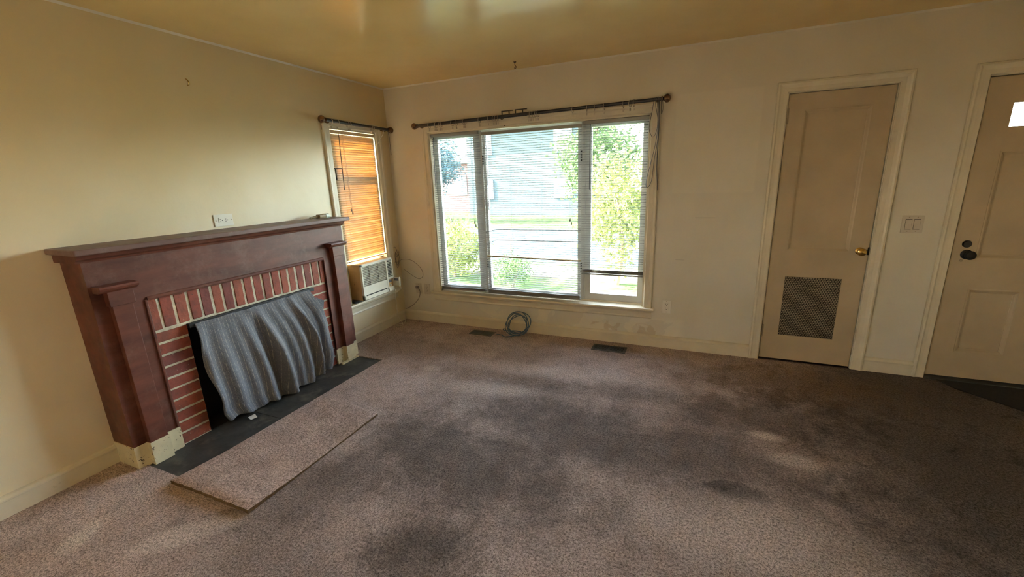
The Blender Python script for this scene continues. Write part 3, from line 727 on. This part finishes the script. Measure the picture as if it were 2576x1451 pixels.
cdr = MB().box(AX - .006, AX + .068, AY1 + .004, AY1 + .009, .475, .560).box(AX + .062, AX + .074, AY1 - .004, AY1 + .009, .470, .565).build('control_door', 'ac_front', ac)
MB().box(AX + .002, AX + .056, AY1 + .001, AY1 + .0045, .525, .552).build('door_label', 'label_grey', cdr)
MB().box(-.10, .04, -.79, -.21, .4022, .4255).build('shade_strip', 'ac_dark', ac)  # dark strip stands in for the shadow wedge under the unit
for (za, ya) in ((.50, -.20), (.66, -.20)): pass
MB().box(-.085, -.060, LWY0 + .012, AY0 + .01, .402, .775).build('side_filler', 'ac_side', ac)
MB().box(-.085, -.060, AY1 - .01, LWY1 - .012, .402, .775).build('side_filler', 'ac_side', ac)
MB().tube(spline([(.06, AY1 - .01, .445), (.09, -.262, .43), (.075, -.235, .30), (.060, -.215, .12), (.10, -.20, .02), (.13, -.25, .010), (.09, -.29, .012), (.05, -.24, .012), (.10, -.17, .010), (.035, -.06, .012), (.028, -.035, .10)]), .0042, 7).build('power_cord', 'cable_white', ac, smooth='all')

# ------------------------------------------------------------------ curtain rods
def rod(ax, a0, a1, off, z, dz, label, seams, brackets):
    """ax 0: along x at y=-off; ax 1: along y at x=off"""
    P = (lambda a, d=0.0, e=0.0: (a, -off - d, z + dz * (a - a0) + e)) if ax == 0 else (lambda a, d=0.0, e=0.0: (off + d, a, z + dz * (a - a0) + e))
    root = thing('curtain_rod', P((a0 + a1) / 2), label=label, category='curtain rod')
    sm = seams
    MB().tube([P(a0), P(sm)], .0155, 14).build('pole', 'rod_dark', root, smooth=True)
    MB().tube([P(sm), P(a1)], .0135, 14).build('pole', 'rod_dark', root, smooth=True)
    d = Vector(P(1)) - Vector(P(0)); d.normalize()
    for a, s in ((a0, -1), (a1, 1)):
        MB().lathe([(0, .017), (.006, .020), (.012, .017), (.016, .012), (.022, .020), (.032, .029), (.044, .032), (.056, .028), (.066, .016), (.071, .001)], P(a), d * s, 18).build('finial', 'rod_bronze', root, smooth=True)
    for a in brackets:
        MB().tube([P(a, -off + .004, -.05), P(a, -off + .006, 0), P(a, -.02, -.018), P(a, 0, -.014)], .006, 8).tube([P(a, -off + .003, -.07), P(a, -off + .003, .02)], .010, 8).build('bracket', 'rod_bronze', root, smooth=True)
    return root, P
rb, PB = rod(0, .440, 2.690, .085, 2.046, .010, 'long dark curtain rod with bronze ball finials above the wide picture window', 1.58, (.47, 1.33, 2.66))
rl, PL = rod(1, -.900, -.100, .085, 2.046, -.012, 'short dark curtain rod with bronze ball finials above the narrow side window', -.50, (-.865, -.135))
# rings with clips: one master per rod, copied
def ring_master(P, a, ax, label, group, rz=0.0):
    c = Vector(P(a)); root = thing('curtain_ring', c, label=label, category='curtain ring', group=group)
    n = 20; cen = c + Vector((0, 0, -.0085))
    loop = []
    for k in range(n):
        an = 2 * math.pi * k / n
        loop.append(cen + (Vector((0, math.cos(an) * .0245, math.sin(an) * .0245)) if ax == 0 else Vector((math.cos(an) * .0245, 0, math.sin(an) * .0245))))
    MB().tube(loop, .0026, 6, True).build('ring', 'ring_metal', root, smooth='all')
    e = cen + Vector((0, 0, -.0245))
    MB().tube([e, e + Vector((0, 0, -.010))], .0014, 5).box(e.x - .005, e.x + .005, e.y - .004, e.y + .004, e.z - .030, e.z - .010).build('clip', 'ring_metal', root)
    return root
GRB = 'rings on the rod above the picture window'
RG = [((.571, .632, .650, .695, .708), 'metal clip ring in the bunch beside the finial by the room corner'),
      ((.828, .871), 'metal clip ring in the loose pair over the narrow blind'),
      ((.948, .958), 'metal clip ring in the touching pair over the narrow blind'),
      ((1.114, 1.207), 'metal clip ring standing apart just past the narrow blind on the long rod'),
      ((1.262, 1.283, 1.302), 'metal clip ring in the trio touching the loose brackets on the long rod'),
      ((1.598, 1.618, 1.640, 1.662, 1.684), 'metal clip ring in the tight bunch of five beyond the loose brackets'),
      ((1.989, 2.110, 2.173, 2.253), 'metal clip ring spaced widely on the rod above the right-hand mullion'),
      ((2.405, 2.457, 2.487), 'metal clip ring in the trio next to the cable looped over the long rod')]
mr = None
for aa, lb in RG:
    for a in aa:
        if mr is None: mr = ring_master(PB, a, 0, lb, GRB); continue
        q = clone_tree(mr, PB(a), label=lb); q.rotation_euler = (0, 0, random.uniform(-.35, .35))
LRL = 'metal clip ring touching the finial of the short rod on the mantel side'; GRL = 'rings on the rod above the side window'
ml = ring_master(PL, -.845, 1, LRL, GRL)
for a in (-.775, -.650, -.630, -.345, -.330):
    q = clone_tree(ml, PL(a), label='metal clip ring hanging on the short rod, far from its end finials'); q.rotation_euler = (0, 0, random.uniform(-.3, .3))
# spare rod brackets lying over the pole
for a, lb in ((1.340, 'loose flat metal bracket on the long rod, next to a trio of rings'), (1.470, 'loose flat metal bracket on the long rod, next to a bunch of five rings')):
    q = thing('spare_bracket', PB(a + .05, 0, .013), label=lb, category='bracket', group='loose brackets on the rod')
    z0 = 2.046 + .010 * (a - .44) + .0125
    MB().box(a, a + .112, -.092, -.080, z0 + .026, z0 + .034).build('bar', 'rod_dark', q)
    MB().box(a + .001, a + .007, -.092, -.080, z0, z0 + .027).build('foot', 'rod_dark', q)
    MB().box(a + .070, a + .076, -.092, -.080, z0, z0 + .027).build('foot', 'rod_dark', q)
# cable draped over the rod end
def UB(px, py, d=.03):                                   # a spot on the back wall plane given as metres already
    return (px, -d, py)
m = MB()
m.tube(spline([(2.640, -.10, 2.075), (2.628, -.10, 1.98), (2.610, -.085, 1.86), (2.640, -.07, 1.795), (2.668, -.07, 1.86), (2.668, -.10, 2.00), (2.655, -.105, 2.082), (2.650, -.07, 2.03), (2.672, -.06, 1.90), (2.660, -.05, 1.75), (2.630, -.04, 1.60), (2.606, -.03, 1.50), (2.598, -.03, 1.43), (2.612, -.03, 1.405), (2.640, -.03, 1.46), (2.655, -.04, 1.62), (2.676, -.05, 1.80), (2.672, -.09, 2.02), (2.668, -.10, 2.085)]), .0022, 6)
m.tube(spline([(2.675, -.10, 2.08), (2.680, -.05, 1.95), (2.678, -.035, 1.78), (2.676, -.03, 1.60), (2.684, -.028, 1.46), (2.690, -.028, 1.38)]), .0036, 6)
m.tube(spline([(2.700, -.105, 2.075), (2.706, -.09, 2.00), (2.698, -.085, 1.96), (2.692, -.09, 2.0), (2.69, -.10, 2.07)]), .0022, 6)
m.build('hanging_cable', 'cable_dark', smooth='all', label='dark thin cable looped over the end of the long curtain rod', category='cable')
MB().tube(spline([(2.598, .010, 1.92), (2.600, .005, 1.80), (2.618, -.020, 1.66), (2.622, -.026, 1.60), (2.620, -.026, 1.30)]), .0016, 5).build('blind_cord', 'cable_white', smooth='all', label='thin white pull cord hanging beside the partly raised blind', category='cord')
MB().tube([(2.6215, -.028, .84), (2.6215, -.034, .83), (2.619, -.036, .79), (2.622, -.036, .76), (2.616, -.032, .75)], .0028, 6).build('cord_cleat', 'plate', smooth='all', label='small white cord cleat on the right window casing', category='cleat')
MB().tube(spline([(.085, -.155, 2.03), (.070, -.165, 1.985), (.045, -.185, 1.94), (.030, -.200, 1.90)]), .0030, 5).build('bracket_wire', 'cable_white', rl, smooth='all')

# ------------------------------------------------------------------ fireplace
FY0, FY1, FX = -2.725, -1.003, .200
fp = thing('fireplace', (.14, (FY0 + FY1) / 2, 0), label='dark red painted wooden fireplace mantel with brick surround against the cream wall', category='fireplace')
# side cheeks (painted boards), above the cream plinth
for ya, yb in ((FY0, FY0 + .022), (FY1 - .022, FY1)):
    MB().box(0, FX, ya, yb, .130, 1.180).build('side_panel', 'mantel', fp)
    MB().box(0, FX + .004, ya - .004 if ya < -2 else ya, yb + (.004 if ya > -2 else 0), -.006, .130).build('side_plinth', 'plinth', fp)
SY0, SY1 = -2.492, -1.242                             # edges of the brick field
MB().box(FX - .022, FX, FY0 + .022, FY1 - .022, .925, 1.180).build('frieze', 'mantel', fp)
MB().prism([(FX, .922), (FX + .010, .922), (FX + .012, .930), (FX + .006, .940), (FX, .944)], 1, SY0 + .0, SY1).build('frieze_bead', 'mantel', fp)
for ya, yb, e in ((FY0 + .022, SY0, SY0), (SY1, FY1 - .022, SY1)):
    st = MB().box(FX - .022, FX, ya, yb, .130, .925).build('stile', 'mantel', fp)
    s = 1 if e == SY0 else -1
    MB().box(FX - .022, FX + .008, min(e, e - s * .014), max(e, e - s * .014), .130, .928).build('bead', 'mantel', st, bevel=.003)
    MB().box(FX - .022, FX + .006, ya, yb, -.006, .130).build('stile_plinth', 'plinth', fp)
# pilasters
for ya, yb in ((-2.662, -2.572), (-1.158, -1.068)):
    p = MB().box(FX, .236, ya, yb, .130, .937).build('pilaster', 'mantel', fp, bevel=.002)
    MB().box(FX, .244, ya - .010, yb + .012, .937, 1.016).build('head_block', 'mantel', p, bevel=.002)
    MB().prism([(FX, 1.016), (.248, 1.016), (.258, 1.024), (.274, 1.030), (.278, 1.040), (.274, 1.050), (FX, 1.052)], 1, ya - .048, yb + .030).build('capital', 'mantel', p)
    MB().box(FX, .242, ya - .004, yb + .004, -.006, .132).build('pilaster_plinth', 'plinth', p)
MB().prism([(0, 1.176), (FX + .008, 1.176), (FX + .012, 1.186), (FX + .030, 1.196), (FX + .036, 1.212), (FX + .042, 1.220), (0, 1.220)], 1, FY0 - .022, FY1 + .010).build('bed_moulding', 'mantel', fp)
MB().box(0, .286, -2.770, -.976, 1.219, 1.249).build('shelf', 'mantel_shelf', fp, bevel=.006, segs=3)
# brick field
BXF = .190
OP0, OP1, OPZ = -2.322, -1.412, .726                  # fire opening
bs = MB().box(.09, BXF - .0045, SY0 - .03, OP0, -.006, .935).box(.09, BXF - .0045, OP1, SY1 + .03, -.006, .935).box(.09, BXF - .0045, OP0, OP1, OPZ, .935).build('brick_surround', 'mortar', fp)
bmats = ['brick_a', 'brick_b', 'brick_c']
def brick(y0, y1, z0, z1):
    x1 = BXF + random.uniform(-.003, .0015); j = lambda: random.uniform(-.0012, .0012)
    q = MB().box(.12, x1, y0, y1, z0, z1)
    q.v = [(x + j(), y + j(), z + j()) for x, y, z in q.v]
    q.build('brick', random.choice(bmats), bs, bevel=.0025, segs=1)
ML = [SY0 - .012, -2.438, -2.362, -2.286, -2.215, -2.144, -2.075, -2.004, -1.932, -1.863, -1.792, -1.720, -1.648, -1.579, -1.509, -1.438, -1.363, -1.289, SY1 + .012]
for i in range(len(ML) - 1):
    brick(ML[i] + .0078, ML[i + 1] - .0078, .738 + random.uniform(-.003, .003), .935)
NB = 10; ph = .728 / NB
for i in range(NB):
    for a, c in ((SY0 - .02, OP0), (OP1, SY1 + .02)):
        brick(a, c + random.uniform(-.003, .003) * (1 if c == OP0 else 0), i * ph - .002 + (.0075 if i else 0), (i + 1) * ph - .0075)
fb = MB().box(-.13, .02, OP0 - .02, OP1 + .02, -.006, .80).box(-.13, .09, OP0 - .03, OP0, -.006, .80).box(-.13, .09, OP1, OP1 + .03, -.006, .80).box(-.13, .18, OP0, OP1, OPZ, .78).box(-.13, .18, OP0, OP1, -.0065, -.004)
fb.v = [(max(x, .005), y, z) for x, y, z in fb.v]
fb.build('firebox', 'soot', fp)
# hearth slab let into the floor
hs = thing('hearth', (.36, -1.87, -.05), label='black slate hearth slab let into the carpet before the fireplace', category='hearth')
for a, c in ((-2.686, -2.06), (-2.058, -1.048)):
    MB().box(.02, .512, a, c, -.055, -.007).build('stone', 'slate', hs, bevel=.002)
MB().prism([(.232, -.0065), (.252, -.0065), (.252, .004), (.236, .008), (.232, .008)], 1, -1.238, -1.045).build('edge_strip', 'plinth', fp)

# board leaning in the opening and the blanket hung over it
bd = MB().add([(.196, OP0 - .004, .700), (.222, OP0 - .004, .700), (.222, OP1 + .02, .700), (.196, OP1 + .02, .700), (.196, OP0 - .004, .728), (.222, OP0 - .004, .728), (.222, OP1 + .02, .728), (.196, OP1 + .02, .728)],
              [(0, 3, 2, 1), (4, 5, 6, 7), (0, 1, 5, 4), (1, 2, 6, 5), (2, 3, 7, 6), (3, 0, 4, 7)])
bd.build('screen_bar', 'black_metal', label='dark metal bar across the top of the fireplace opening', category='bar', bevel=.002)
def cl(u, v):
    z = .722 - v * .724
    zl = [0, .10, .25, .50, .75, .90, 1.0]
    yl = np.interp(v, zl, [-2.300, -2.300, -2.306, -2.296, -2.272, -2.268, -2.236])
    yr = np.interp(v, [0, .10, .25, .45, .62, .85, 1.0], [-1.450, -1.420, -1.360, -1.318, -1.318, -1.335, -1.372])
    y = yl + (yr - yl) * u
    amp = .004 + .050 * min(1, v * 2.0)
    f = 0.0
    for u0, k, w_, a in ((.03, -.02, .030, .5), (.13, .02, .045, .55), (.235, .05, .035, .35), (.315, .07, .040, .75), (.455, .10, .042, 1.25), (.575, .10, .030, .45), (.66, .09, .040, .8), (.775, .09, .028, 1.5), (.93, .02, .045, .5)):
        f += a * math.exp(-((u - u0 - k * v) / w_) ** 2)
    f -= .75 * math.exp(-((u - .395 - .09 * v) / .035) ** 2) + .9 * math.exp(-((u - .86 - .05 * v) / .05) ** 2)
    pinch = math.exp(-((u - .40) / .03) ** 2) * math.exp(-v * 6) * .014
    x = .228 + .022 * v + amp * f * .95 + pinch
    hem = .010 * math.sin(23 * u) + .014 * math.sin(7.1 * u + 1) - .030 * max(0, (.12 - u) / .12) * 0
    z += v * (.016 + hem) + (1 - v) * .0015 * math.sin(31 * u) - (0.003 * math.sin(u * math.pi) * (1 - v))
    if u > .93: x += (u - .93) * .25 * math.sin(v * 9)
    if u < .05: x += (.05 - u) * .35 * math.sin(v * 11)
    return (max(x, .224), y, max(z, -.004))
m = MB(); m.grid(cl, 150, 70)
bl = m.build('blanket', 'blanket', smooth='all', label='grey pinstriped wool blanket draped over the fireplace opening', category='blanket')
sol = bl.modifiers.new('thickness', 'SOLIDIFY'); sol.thickness = .004; sol.offset = 1
MB().add([(.283, -2.140, .004), (.330, -2.150, .002), (.338, -2.110, .002), (.288, -2.092, .006)], [(0, 1, 2, 3)]).build('care_label', 'paper', bl, label='small white care label sticking out under the hem')
MB().add([(.226, -1.395, .645), (.232, -1.320, .600), (.230, -1.338, .530), (.240, -1.372, .570)], [(0, 1, 2, 3)]).build('folded_corner', 'blanket', bl)

# ------------------------------------------------------------------ loose strip of carpet
A_, B_, C_, D_ = (.520, -2.740), (1.118, -2.735), (1.112, -1.806), (.585, -1.722)
def rugp(u, v):
    a = Vector(A_).lerp(Vector(B_), u); d = Vector(D_).lerp(Vector(C_), u); q = a.lerp(d, v)
    e = min(u, 1 - u, v * 1.6, (1 - v) * 1.6)
    jx = .0015 * math.sin(83 * v + 3 * u) * (1 if u in (0, 1) else 0); jy = .002 * math.sin(49 * u) * (1 if v in (0, 1) else 0)
    z = .020 + .003 * math.sin(5 * v + 2 * u) - (.007 if e == 0 else 0)
    z += .012 * max(0, .25 - v) * 4 * (.3 + .7 * (1 - abs(u - .35)))
    return (q.x + jx, q.y + jy, z)
m = MB(); m.grid(rugp, 24, 40); m.uv = None
n = len(m.v); nu = 24
ring = list(range(nu + 1)) + [j * 25 + 24 for j in range(1, 41)] + [40 * 25 + i for i in range(23, -1, -1)] + [j * 25 for j in range(39, 0, -1)]
rt = m.build('carpet_strip', 'carpet_scrap', org=(.83, -2.25, 0), smooth='all', label='loose pinkish carpet offcut lying along the edge of the hearth', category='carpet offcut')
m2_ = MB(); top = [m.v[i] for i in ring]
m2_.add(top + [(x, y, max(.001, z - .022) if y > -2.6 else max(.002, z - .020)) for x, y, z in top], [(i, (i + 1) % len(ring), len(ring) + (i + 1) % len(ring), len(ring) + i) for i in range(len(ring))])
m2_.build('cut_edge', 'shaded_backing', rt, label='frayed cut edge, browned dark for its shadow line')

# ------------------------------------------------------------------ floor registers
def register(x0, x1, y0, y1, label):
    r = thing('floor_register', ((x0 + x1) / 2, (y0 + y1) / 2, 0), label=label, category='floor vent')
    b = .018
    MB().box(x0, x1, y0, y0 + b, .0, .006).box(x0, x1, y1 - b, y1, .0, .006).box(x0, x0 + b, y0 + b, y1 - b, .0, .006).box(x1 - b, x1, y0 + b, y1 - b, .0, .006).box((x0 + x1) / 2 - .005, (x0 + x1) / 2 + .005, y0 + b, y1 - b, 0, .006).build('frame', 'vent_metal', r, bevel=.0015, segs=1)
    MB().box(x0 + b, x1 - b, y0 + b, y1 - b, -.004, .0015).build('duct', 'slot', r)
    n = 13
    for s in (0, 1):
        a = x0 + b if s == 0 else (x0 + x1) / 2 + .005; c = (x0 + x1) / 2 - .005 if s == 0 else x1 - b
        for k in range(n):
            xx = a + (c - a) * (k + .5) / n
            MB().box(xx - .0022, xx + .0022, y0 + b, y1 - b, .001, .005).build('slat', 'vent_slat', r)
    return r
register(.945, 1.195, -.232, -.112, 'dark metal floor register between the coiled cable and the fireplace wall')
register(2.205, 2.505, -.250, -.112, 'dark metal floor register below the raised blind')

# ------------------------------------------------------------------ coiled cable leaning on the baseboard
m = MB(); pts = []
cxx, czz = 1.437, .088
for k in range(0, 5 * 24):
    t = k / 24; an = 2 * math.pi * t - math.pi / 2
    rr = .098 + .016 * math.sin(t * 2.3 + .6) + .006 * math.sin(an * 3 + t)
    x = cxx + .008 * math.sin(t * 1.7) + rr * 1.12 * math.cos(an); z = .012 + max(0, (.105 + rr * math.sin(an)) * .93) + .012 * (1 + math.sin(t * 2.1)) * .5
    y = -.185 + z * .62 + .010 * math.sin(t * 5)
    pts.append((x, y, max(.006, z)))
pts = [(1.235, -.180, .010), (1.290, -.190, .014), (1.350, -.215, .008)] + pts + [(1.50, -.15, .05), (1.44, -.17, .065), (1.36, -.165, .055), (1.318, -.165, .055), (1.302, -.160, .060), (1.300, -.158, .066), (1.315, -.155, .068)]
m.tube(spline(pts, 3), .0048, 7)
m.build('coiled_cable', 'cable_blue', smooth='all', label='coil of dark blue cable leaning on the baseboard under the picture window', category='cable')

# ------------------------------------------------------------------ outlets and switch
def outlet(P, c, w, hh, label, vert=True, mat='plate', toggles=False):
    """P(a, b, d): wall plane; c centre; plate w by hh (as mounted upright)"""
    R = (lambda a, b_, d: P(c[0] + a, c[1] + b_, d)) if vert else (lambda a, b_, d: P(c[0] - b_, c[1] + a, d))
    root = thing('light_switch' if toggles else 'outlet', P(c[0], c[1] - hh / 2, 0), label=label, category='light switch' if toggles else 'outlet')
    def bx(a0, a1, b0, b1, d0, d1, nm, mt, bev=0.0):
        q = MB().box(a0, a1, b0, b1, d0, d1); q.v = [R(*v) for v in q.v]; return q.build(nm, mt, root, bevel=bev)
    bx(-w / 2, w / 2, -hh / 2, hh / 2, 0, .006, 'cover_plate', mat, .002)
    if toggles:
        for s in (-1, 1):
            bx(s * .023 - .018, s * .023 + .018, -.036, .036, .005, .0066, 'recess', 'slot')
            q = MB().add([R(*v) for v in [(s * .023 - .0165, -.033, .006), (s * .023 + .0165, -.033, .006), (s * .023 + .0165, .033, .006), (s * .023 - .0165, .033, .006),
                          (s * .023 - .0165, -.033, .012), (s * .023 + .0165, -.033, .012), (s * .023 + .0165, .0, .0085), (s * .023 - .0165, .0, .0085), (s * .023 + .0165, .033, .0095), (s * .023 - .0165, .033, .0095)]],
                         [(0, 3, 2, 1), (4, 5, 6, 7), (7, 6, 8, 9), (0, 1, 5, 4), (2, 3, 9, 8), (1, 2, 8, 6, 5), (3, 0, 4, 7, 9)])
            q.build('rocker', mat, root)
            for sz in (-.048, .048): bx(s * .023 - .003, s * .023 + .003, sz - .003, sz + .003, .005, .0068, 'screw', 'hinge_metal')
    else:
        bx(-.0175, .0175, -.0345, .0345, .005, .0085, 'receptacle', mat, .001)
        for s in (-1, 1):
            for (a0, a1, b0, b1) in ((-.0085, -.0055, .002, .010), (.0055, .0085, .002, .010), (-.0028, .0028, -.010, -.0045)):
                bx(a0, a1, s * .018 + b0, s * .018 + b1, .0078, .0088, 'slot', 'slot')
            bx(-.003, .003, s * (hh / 2 - .012) - .003, s * (hh / 2 - .012) + .003, .005, .0068, 'screw', 'hinge_metal')
    return root
outlet(LW, (-1.855, 1.304), .080, .130, 'cream duplex outlet mounted sideways on the wall above the mantel shelf', False)
outlet(BW, (2.812, .384), .075, .120, 'cream duplex outlet on the wall beside the picture window sill')
outlet(BW, (.325, .372), .075, .118, 'cream duplex outlet with nothing plugged in by the room corner', True, 'plate_old')
outlet(BW, (.215, .372), .075, .118, 'cream duplex outlet with a grey plug by the room corner', True, 'plate_old')
outlet(BW, (4.372, 1.112), .118, .118, 'beige double rocker light switch between the two doors', True, 'plate_old', True)
pl = thing('plug_cable', (.205, -.02, .36), label='grey plug with its cable running down from the outlet to the room corner', category='cable')
MB().box(.196, .226, -.040, -.009, .378, .404).build('plug', 'cable_grey', pl, bevel=.004)
MB().tube(spline([(.212, -.038, .392), (.245, -.050, .385), (.250, -.035, .340), (.225, -.030, .270), (.160, -.028, .200), (.085, -.028, .150), (.030, -.028, .128)]), .004, 7).build('cord', 'cable_grey', pl, smooth='all')
# bundle of wire in the corner
m = MB()
bp = []
for k in range(60):
    t = k / 59; an = t * 2 * math.pi * 3.5
    bp.append((.018 + .008 * math.sin(an * 1.3), -.070 + .026 * math.cos(an) - .01 * t, .74 - .07 * t + .075 * math.sin(an)))
m.tube(spline([(.010, -.105, .842), (.020, -.085, .835)] + bp + [(.06, -.030, .70), (.17, -.015, .685), (.275, -.012, .600), (.290, -.012, .520), (.235, -.012, .485), (.150, -.012, .520), (.085, -.014, .560), (.045, -.020, .590)], 4), .0024, 5)
m.build('wire_bundle', 'cable_grey', smooth='all', label='bundle of thin grey-brown wire tacked in the room corner above the air conditioner', category='wire')
MB().tube(spline([(.012, -.004, 2.03), (.020, -.006, 1.98), (.022, -.006, 1.90), (.024, -.006, 1.80)]), .002, 5).build('thin_wire', 'cable_dark', smooth='all', label='thin dark wire hanging in the room corner beside the rod finial', category='wire')

# ------------------------------------------------------------------ small things
sc = thing('plastic_nozzle', (.115, -1.075, 1.249), label='small beige plastic tool lying on the end of the mantel shelf', category='tool')
MB().prism([(.088, 1.249), (.134, 1.249), (.138, 1.262), (.134, 1.276), (.120, 1.282), (.094, 1.280), (.088, 1.268)], 1, -1.150, -1.085).build('body', 'beige_plastic', sc, bevel=.002)
MB().prism([(.086, 1.249), (.136, 1.249), (.141, 1.262), (.137, 1.279), (.120, 1.285), (.092, 1.283), (.086, 1.268)], 1, -1.085, -1.045).build('end_cap', 'pale_plastic', sc, bevel=.003)
MB().box(.118, .131, -1.046, -1.0435, 1.258, 1.274).build('slot', 'slot', sc)
MB().tube([(.110, -1.150, 1.264), (.108, -1.185, 1.262), (.104, -1.225, 1.2585)], [.012, .009, .008], 10).build('neck', 'beige_plastic', sc, smooth=True)
MB().tube(spline([(0, -1.912, 2.185), (.012, -1.912, 2.180), (.022, -1.911, 2.165), (.018, -1.910, 2.150), (.006, -1.910, 2.148)]), .0035, 6).build('wall_hook', 'brass', smooth='all', label='small brass picture hook high on the wall above the fireplace', category='hook')
hk = thing('ceiling_hook', (1.547, -.245, 2.40), label='small metal plant hook screwed into the ceiling by the picture window', category='hook')
MB().lathe([(0, .012), (-.006, .011), (-.010, .004)], (1.547, -.245, 2.441), (0, 0, 1), 12).build('rosette', 'rod_bronze', hk, smooth=True)
MB().tube(spline([(1.547, -.245, 2.435), (1.547, -.245, 2.415), (1.557, -.245, 2.402), (1.550, -.245, 2.390), (1.540, -.245, 2.396)]), .003, 6).build('hook', 'rod_bronze', hk, smooth='all')

# ------------------------------------------------------------------ outdoors
GZ = -.75
MB().box(-.14, XR + .14, YF - .14, .14, GZ - .1, -.20).build('foundation', 'sidewalk', kind='structure')
MB().box(-40, 40, .5, 60, GZ - .2, GZ).box(-.1, XR + .1, .1, .5, GZ - .2, GZ).build('lawn', 'lawn', kind='structure')
MB().box(-40, -.1, -30, .5, GZ - .2, GZ).build('side_yard', 'lawn', kind='structure')
MB().box(XR + .1, 40, -30, .5, GZ - .2, GZ).build('side_yard', 'lawn', kind='structure')
MB().box(-.1, XR + .1, -30, YF - .1, GZ - .2, GZ).build('back_yard', 'lawn', kind='structure')
MB().box(-40, 40, 7.2, 14.5, GZ, GZ + .02).build('street', 'asphalt', kind='structure')
MB().box(-40, 40, 5.4, 6.5, GZ, GZ + .05).build('sidewalk', 'sidewalk', kind='structure')
def tree(x, y, hgt, cr, cz, mat, n, label, tr=.12, sq=1.0):
    t = thing('tree', (x, y, GZ), label=label, category='tree', group='trees across the street')
    MB().tube(spline([(x, y, GZ), (x + .1, y, GZ + hgt * .3), (x - .05, y + .1, GZ + hgt * .6), (x, y, GZ + hgt * .9)], 4), [tr * (1 - .05 * k) for k in range(13)], 8).build('trunk', 'bark', t)
    c = np.array([x, y, cz]); d = rng.normal(size=(n, 3)); d /= np.linalg.norm(d, axis=1)[:, None]
    lump = 1 + .25 * np.sin(d[:, 0] * 5 + x) * np.cos(d[:, 2] * 6 + y) + .12 * rng.normal(size=n)
    p = c + d * np.array([cr, cr, cr * sq]) * (rng.random(n) ** .33 * lump)[:, None]
    e1 = rng.normal(size=(n, 3)); e1 /= np.linalg.norm(e1, axis=1)[:, None]; e2 = np.cross(e1, rng.normal(size=(n, 3))); e2 /= np.linalg.norm(e2, axis=1)[:, None]
    s = (cr * .055) * (.6 + .8 * rng.random((n, 1)))
    v = np.stack([p - e1 * s, p + e2 * s * .6, p + e1 * s, p - e2 * s * .6], 1).reshape(-1, 3)
    v[:, 2] = np.maximum(v[:, 2], GZ + .02)
    m = MB(); m.v = v.tolist(); m.f = [(4 * i, 4 * i + 1, 4 * i + 2, 4 * i + 3) for i in range(n)]
    m.build('crown', mat, t, kind='stuff')
tree(1.55, 5.2, 2.9, .82, .85, 'leaf_lime', 4500, 'yellow-green leafy tree close behind the partly raised blind', .05, 1.35)
tree(4.6, 17.5, 6.0, 2.4, 2.2, 'leaf_lime', 4000, 'tall lime green tree on the far side of the street')
tree(-2.35, 5.0, 1.6, .78, -.05, 'leaf_lime', 4000, 'round lime bush close behind the narrow blind', .04, .85)
tree(-10.9, 17.5, 6.5, 1.6, 2.6, 'leaf_blue', 4500, 'bluish green tree between the pale blue house and the low pink house')
tree(-14.6, 18.0, 5.0, 1.9, 1.0, 'leaf_green', 3500, 'dark green tree in front of the low pink house')
tree(-.55, 4.4, 1.2, .42, -.35, 'leaf_green', 2500, 'small green shrub close behind the wide blind', .03, .8)
tree(-1.6, 17.8, 6.2, 2.0, 2.4, 'leaf_green', 4500, 'tall green tree at the corner of the pale blue house')
tree(-3.4, -1.30, 4.3, .34, 3.52, 'leaf_green', 900, 'slim young tree outside the narrow side window', .03, .8)
def house(x0, x1, y0, y1, zt, mat, label, wins):
    t = thing('house', ((x0 + x1) / 2, (y0 + y1) / 2, GZ), label=label, category='house')
    MB().box(x0, x1, y0, y1, GZ, zt).build('walls', mat, t)
    MB().prism([(y0 - .4, zt - .1), ((y0 + y1) / 2, zt + .8), (y1 + .4, zt - .1)], 0, x0 - .3, x1 + .3).build('roof', 'roof', t)
    for a, c, d, e in wins:
        w = MB().box(a - .08, c + .08, y0 - .05, y0 + .02, d - .08, e + .08).build('window', 'house_white', t)
        MB().box(a, c, y0 - .06, y0 - .04, d, e).build('pane', 'house_glass', w)
house(-11.4, -3.3, 22.5, 29, 4.7, 'house_blue', 'tall pale blue house across the street behind the wide blind', [(-10.6, -9.6, 3.2, 4.5), (-5.2, -4.2, 3.2, 4.5), (-10.6, -9.6, .4, 1.5), (-5.2, -4.2, .4, 1.5)])
house(-17.5, -11.9, 24.5, 31, 2.9, 'house_pink', 'low dusky pink house behind the narrow blind', [(-16.6, -15.6, .6, 1.9), (-13.6, -12.7, .6, 1.9)])
